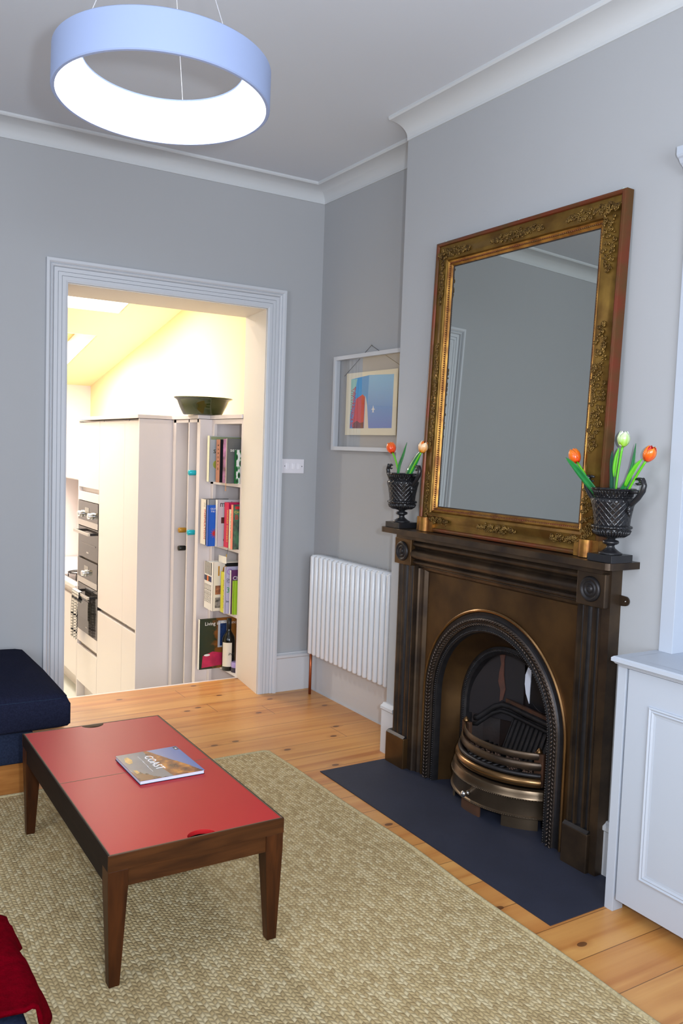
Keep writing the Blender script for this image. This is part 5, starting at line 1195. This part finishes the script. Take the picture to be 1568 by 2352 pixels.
# photo book
BK = thing('book', 'landscape photography book titled COAST lying on the red coffee table', 'book', (1.01, 2.755, TH))
def coast_mat():
    m, n, l, b = nt('coast_cover_photo')
    tc = n.new('ShaderNodeTexCoord'); sx = n.new('ShaderNodeSeparateXYZ'); l.new(tc.outputs['Object'], sx.inputs[0])
    no = n.new('ShaderNodeTexNoise'); no.inputs['Scale'].default_value = 26; no.inputs['Detail'].default_value = 6; l.new(tc.outputs['Object'], no.inputs['Vector'])
    n2 = n.new('ShaderNodeTexNoise'); n2.inputs['Scale'].default_value = 7; n2.inputs['Detail'].default_value = 3; l.new(tc.outputs['Object'], n2.inputs['Vector'])
    U = math_node(n, l, 'DIVIDE', math_node(n, l, 'SUBTRACT', 2.88, sx.outputs[1]), 0.255)   # 0 far(left of picture) .. 1 near
    V = math_node(n, l, 'DIVIDE', math_node(n, l, 'SUBTRACT', sx.outputs[0], 0.892), 0.226)  # 0 bottom .. 1 top
    nz = math_node(n, l, 'SUBTRACT', no.outputs[0], 0.5)
    sky = mixc(n, l, V, rgb((176, 178, 190)), rgb((92, 118, 180)))
    cl = n.new('ShaderNodeValToRGB'); e = cl.color_ramp.elements; e[0].position = 0.3; e[0].color = rgb((62, 42, 38)); e[1].position = 0.75; e[1].color = rgb((226, 150, 60)); x = e.new(0.52); x.color = rgb((140, 84, 48)); l.new(no.outputs[0], cl.inputs[0])
    sea = mixc(n, l, n2.outputs[0], rgb((84, 92, 106)), rgb((132, 138, 146)))
    cliff_top = math_node(n, l, 'ADD', math_node(n, l, 'SUBTRACT', 1.02, math_node(n, l, 'MULTIPLY', U, 0.10)), math_node(n, l, 'MULTIPLY', nz, 0.10))
    # cliff occupies diagonal band: V between lower(U) and upper(U)
    up_ = math_node(n, l, 'ADD', math_node(n, l, 'ADD', 0.50, math_node(n, l, 'MULTIPLY', U, 0.50)), math_node(n, l, 'MULTIPLY', nz, 0.08))
    lo_ = math_node(n, l, 'ADD', math_node(n, l, 'ADD', 0.44, math_node(n, l, 'MULTIPLY', math_node(n, l, 'POWER', U, 2.0), 0.08)), math_node(n, l, 'MULTIPLY', nz, 0.05))
    c = mixc(n, l, math_node(n, l, 'GREATER_THAN', V, up_), cl.outputs[0], sky)
    c = mixc(n, l, math_node(n, l, 'LESS_THAN', V, lo_), c, sea)
    fg = mixc(n, l, math_node(n, l, 'GREATER_THAN', no.outputs[0], 0.56), rgb((110, 74, 52)), rgb((70, 60, 60)))
    c = mixc(n, l, math_node(n, l, 'GREATER_THAN', math_node(n, l, 'ADD', math_node(n, l, 'SUBTRACT', U, V), math_node(n, l, 'MULTIPLY', nz, 0.5)), 0.62), c, mixc(n, l, math_node(n, l, 'LESS_THAN', V, lo_), c, fg))
    l.new(c, b.inputs['Base Color']); b.inputs['Roughness'].default_value = 0.22; return m
bz = TH
q4 = [(0.892, 2.880), (0.896, 2.626), (1.120, 2.626), (1.116, 2.886)]
obj('page_block', prism(B(), [(0.894, 2.876), (0.898, 2.628), (1.118, 2.628), (1.114, 2.882)], lambda a, b: (a, b, bz+0.001), lambda a, b: (a, b, bz+0.012)), mat('white_page_edges', (206, 214, 230), 0.6), BK)
obj('back_cover', prism(B(), q4, lambda a, b: (a, b, bz), lambda a, b: (a, b, bz+0.0012)), M_navy2, BK)
cv = obj('front_cover', prism(B(), q4, lambda a, b: (a, b, bz+0.012), lambda a, b: (a, b, bz+0.0132)), coast_mat(), BK)
CW = mat('cover_white_ink', (244, 244, 248), 0.4)
text('COAST', 0.043, frame_m((0.976, 2.834, bz+0.0134), (0.03, -1, 0), (1, 0.03, 0)), CW, cv, 'title', sx=0.98)
for k, y_ in enumerate((2.842, 2.79, 2.74)):
    text(('~~~~~ ~~~~~~', '~~~~~ ~~~~', '~~~ ~~~~~~')[k], 0.0095, frame_m((0.957, y_, bz+0.0134), (0.03, -1, 0), (1, 0.03, 0)), CW, cv, 'subtitle')
for nm, poly in (('sunlit_rock', [(0.912, 2.845), (0.925, 2.85), (0.932, 2.82), (0.925, 2.79), (0.91, 2.785), (0.905, 2.81)]), ('sunlit_rock', [(0.905, 2.725), (0.916, 2.722), (0.918, 2.695), (0.907, 2.69)])):
    obj(nm, prism(B(), poly, lambda a, b: (a, b, bz+0.0131), lambda a, b: (a, b, bz+0.0134)), mat('sunlit_sand', (232, 182, 84), 0.4, noise=0.4, nscale=80), cv)
obj('publisher_mark', prism(B(), [(1.100, 2.88), (1.100, 2.85), (1.115, 2.85), (1.113, 2.882)], lambda a, b: (a, b, bz+0.0131), lambda a, b: (a, b, bz+0.0134)), BLACKINK, cv)
text('aa', 0.014, frame_m((1.103, 2.868, bz+0.0136), (0.03, -1, 0), (1, 0.03, 0)), CW, cv, 'publisher_letters')

# ================================================================== SOFAS
def soft_box(x0, x1, y0, y1, z0, z1, crown=0.02, r=0.03, nx=18, ny=22, wr=0.0, seed=1):
    """closed cushion with rounded edges and a crowned, lightly creased top"""
    R = random.Random(seed); bm = B()
    ph = [(R.uniform(0, 6.28), R.uniform(4, 12), R.uniform(1, 4), R.uniform(0.3, 1)) for _ in range(6)]
    def P(u, v, side):
        e = 1
        dx = min(u, 1-u)*(x1-x0); dy = min(v, 1-v)*(y1-y0); d = min(dx, dy)
        k = 1-max(0, 1-d/r)**2 if d < r else 1; rr = r*(1-math.sqrt(max(0, k))) if d < r else 0
        cr_ = crown*(math.sin(PI*u)*math.sin(PI*v))**0.5 if side > 0 else 0
        w = sum(a4*math.sin(a2*v*3+a3*u*3+a1) for a1, a2, a3, a4 in ph)*wr if side > 0 else 0
        z = (z1-rr+cr_+w*math.sin(PI*u)**0.4*math.sin(PI*v)**0.4) if side > 0 else z0+rr*0.6
        return (x0+(x1-x0)*u, y0+(y1-y0)*v, z)
    def pos(i, n):   # denser at borders
        t = i/n; return 0.5-0.5*math.cos(PI*t)
    T = [[bm.verts.new(P(pos(i, nx), pos(j, ny), 1)) for j in range(ny+1)] for i in range(nx+1)]
    D = [[bm.verts.new(P(pos(i, nx), pos(j, ny), -1)) for j in range(ny+1)] for i in range(nx+1)]
    for i in range(nx):
        for j in range(ny):
            bm.faces.new((T[i][j], T[i+1][j], T[i+1][j+1], T[i][j+1])); bm.faces.new((D[i][j], D[i][j+1], D[i+1][j+1], D[i+1][j]))
    for i in range(nx):
        for j in (0, ny): bm.faces.new((T[i][j], T[i+1][j], D[i+1][j], D[i][j]))
    for j in range(ny):
        for i in (0, nx): bm.faces.new((T[i][j], T[i][j+1], D[i][j+1], D[i][j]))
    return bm
SF = thing('sofa', 'navy sofa end beyond the coffee table with a wooden plinth base', 'sofa', (0.2, 4.1, 0.0))
c_ = obj('seat_cushion', soft_box(-0.6, 0.925, 3.62, 4.575, 0.282, 0.418, 0.062, 0.03, wr=0.0022, seed=4), M_navy, SF, smooth=True)
obj('piping', tube(B(), [(-0.55, 3.628, 0.412), (0.2, 3.626, 0.418), (0.88, 3.628, 0.410), (0.917, 3.66, 0.410), (0.918, 4.1, 0.416), (0.915, 4.5, 0.41)], 0.0028, 6), M_navy2, c_, smooth=True)
obj('base_cushion', soft_box(-0.6, 0.78, 3.66, 4.54, 0.142, 0.284, 0.0, 0.012), M_navy2, SF, smooth=True)
boxo('plinth', -0.55, 0.755, 3.675, 4.53, 0.0, 0.142, M_oak, SF, bevel=0.003)
NS = thing('sofa', 'navy sofa corner at the bottom left edge, under the crimson throw', 'sofa', (-0.4, 1.0, 0))
obj('seat_cushion', soft_box(-1.3, 0.345, 0.7, 1.985, 0.24, 0.40, 0.01, 0.03, seed=9), M_navy2, NS, smooth=True)
boxo('plinth', -1.25, 0.25, 0.75, 1.90, 0.014, 0.245, M_oak, NS)
# throw: draped sheet over the corner
bm = B(); NU, NV = 70, 60; G = []
def thr(u, v):
    s = -0.45+u*(0.86+0.02*math.sin(v*9))
    y = 1.622+v*0.44-0.035*(1-v)*max(0, 0.3-s)
    fold = math.sin(y*29+1.3)*0.5+math.sin(y*53)*0.3+0.3*math.sin(y*17+s*9)
    x, z = s, 0.422+0.004*math.sin(s*26+y*20)+0.003*fold
    if s > 0.345:
        d = s-0.345; a = min(d/0.03, 1)*PI/2
        x = 0.345+0.02*math.sin(a)+0.014*fold*min(1, d*20)+d*0.35; z = 0.422-0.02*(1-math.cos(a))-max(0, d-0.02)
    if y > 1.985:
        d = y-1.985; z -= d*0.8; y = 1.985+0.35*d+0.012*math.sin(s*34)
    return x, y, z
for i in range(NU+1):
    G.append([bm.verts.new(thr(i/NU, j/NV)) for j in range(NV+1)])
for i in range(NU):
    for j in range(NV): bm.faces.new((G[i][j], G[i+1][j], G[i+1][j+1], G[i][j+1]))
o = obj('throw_blanket', bm, M_throw, smooth=True); o.modifiers.new('thick', 'SOLIDIFY').thickness = 0.008
tag(o, 'crimson woollen throw draped over the corner of the near sofa', 'blanket')

# ================================================================== ALCOVE CUPBOARD AND BOOKCASE
AC = thing('alcove_cupboard', 'white built-in cupboard with moulded panel door right of the fireplace', 'cupboard', (2.4, 1.2, 0))
CX = 2.25
boxo('corner_post', CX, CX+0.05, 1.834, 1.868, 0.0, 0.829, M_cab, AC, bevel=0.001); boxo('side_panel', CX+0.05, XC-0.001, 1.855, 1.868, 0.0, 0.829, M_cab, AC)
boxo('carcass', CX+0.03, XR-0.005, 0.2, 1.83, 0.10, 0.83, M_cab, AC); boxo('toe_board', CX+0.09, CX+0.11, 0.2, 1.83, 0.0, 0.10, M_cab, AC)
d_ = boxo('door', CX+0.002, CX+0.024, 1.05, 1.826, 0.045, 0.822, M_cab, AC, bevel=0.001)
pm = [(0, 0), (0, 0.006), (0.005, 0.008), (0.010, 0.004), (0.014, 0.006), (0.020, 0.002), (0.026, 0.001), (0.026, 0)]
obj('panel_moulding', sweep(B(), [(1.18, 0.152), (1.738, 0.152), (1.738, 0.722), (1.18, 0.722)], pm, lambda s, t, d: (CX+0.002-d, s, t), closed=True), M_cab, d_)
boxo('door', CX+0.002, CX+0.024, 0.26, 1.046, 0.045, 0.822, M_cab, AC, bevel=0.001)
tp = [(0, 0.862), (-0.036, 0.862), (-0.042, 0.857), (-0.042, 0.846), (-0.036, 0.843), (-0.032, 0.838), (-0.026, 0.837), (-0.022, 0.830), (-0.016, 0.829), (0, 0.829)]
bm = B(); sweep(bm, [(CX, 0.2), (CX, 1.822), (XC-0.001, 1.822)], [(-o, d) for o, d in tp], lambda s, t, d: (s, t, d))
box(bm, CX-0.001, XC-0.001, 0.2, 1.823, 0.8295, 0.862); box(bm, XC-0.001, XR-0.002, 0.2, 1.845, 0.832, 0.862)
obj('moulded_top', bm, M_cab, AC)
BC = thing('bookcase', 'white built-in bookcase standing on the alcove cupboard', 'bookcase', (2.5, 1.3, 0.862))
boxo('upright', XC-0.012, XR-0.002, 1.792, 1.845, 0.862, 2.44, M_cab, BC, bevel=0.001)
boxo('back_panel', XR-0.02, XR-0.004, 0.2, 1.79, 0.862, 2.44, M_cab, BC); boxo('upright', XC-0.012, XR-0.002, 0.2, 0.24, 0.862, 2.44, M_cab, BC)
for z in (1.25, 1.62, 1.99): boxo('shelf', XC+0.01, XR-0.02, 0.24, 1.79, z, z+0.025, M_cab, BC)
boxo('head_board', XC-0.012, XR-0.002, 0.2, 1.845, 2.40, 2.46, M_cab, BC)
cp_ = [(0, 2.43), (0.012, 2.43), (0.014, 2.445), (0.022, 2.452), (0.032, 2.458), (0.040, 2.470), (0.048, 2.474), (0.052, 2.480), (0.052, 2.505), (0, 2.505)]
obj('crown_moulding', sweep(B(), [(XC-0.012, 0.2), (XC-0.012, 1.853)], cp_, lambda s, t, d: (s, t, d)), M_cab, BC)
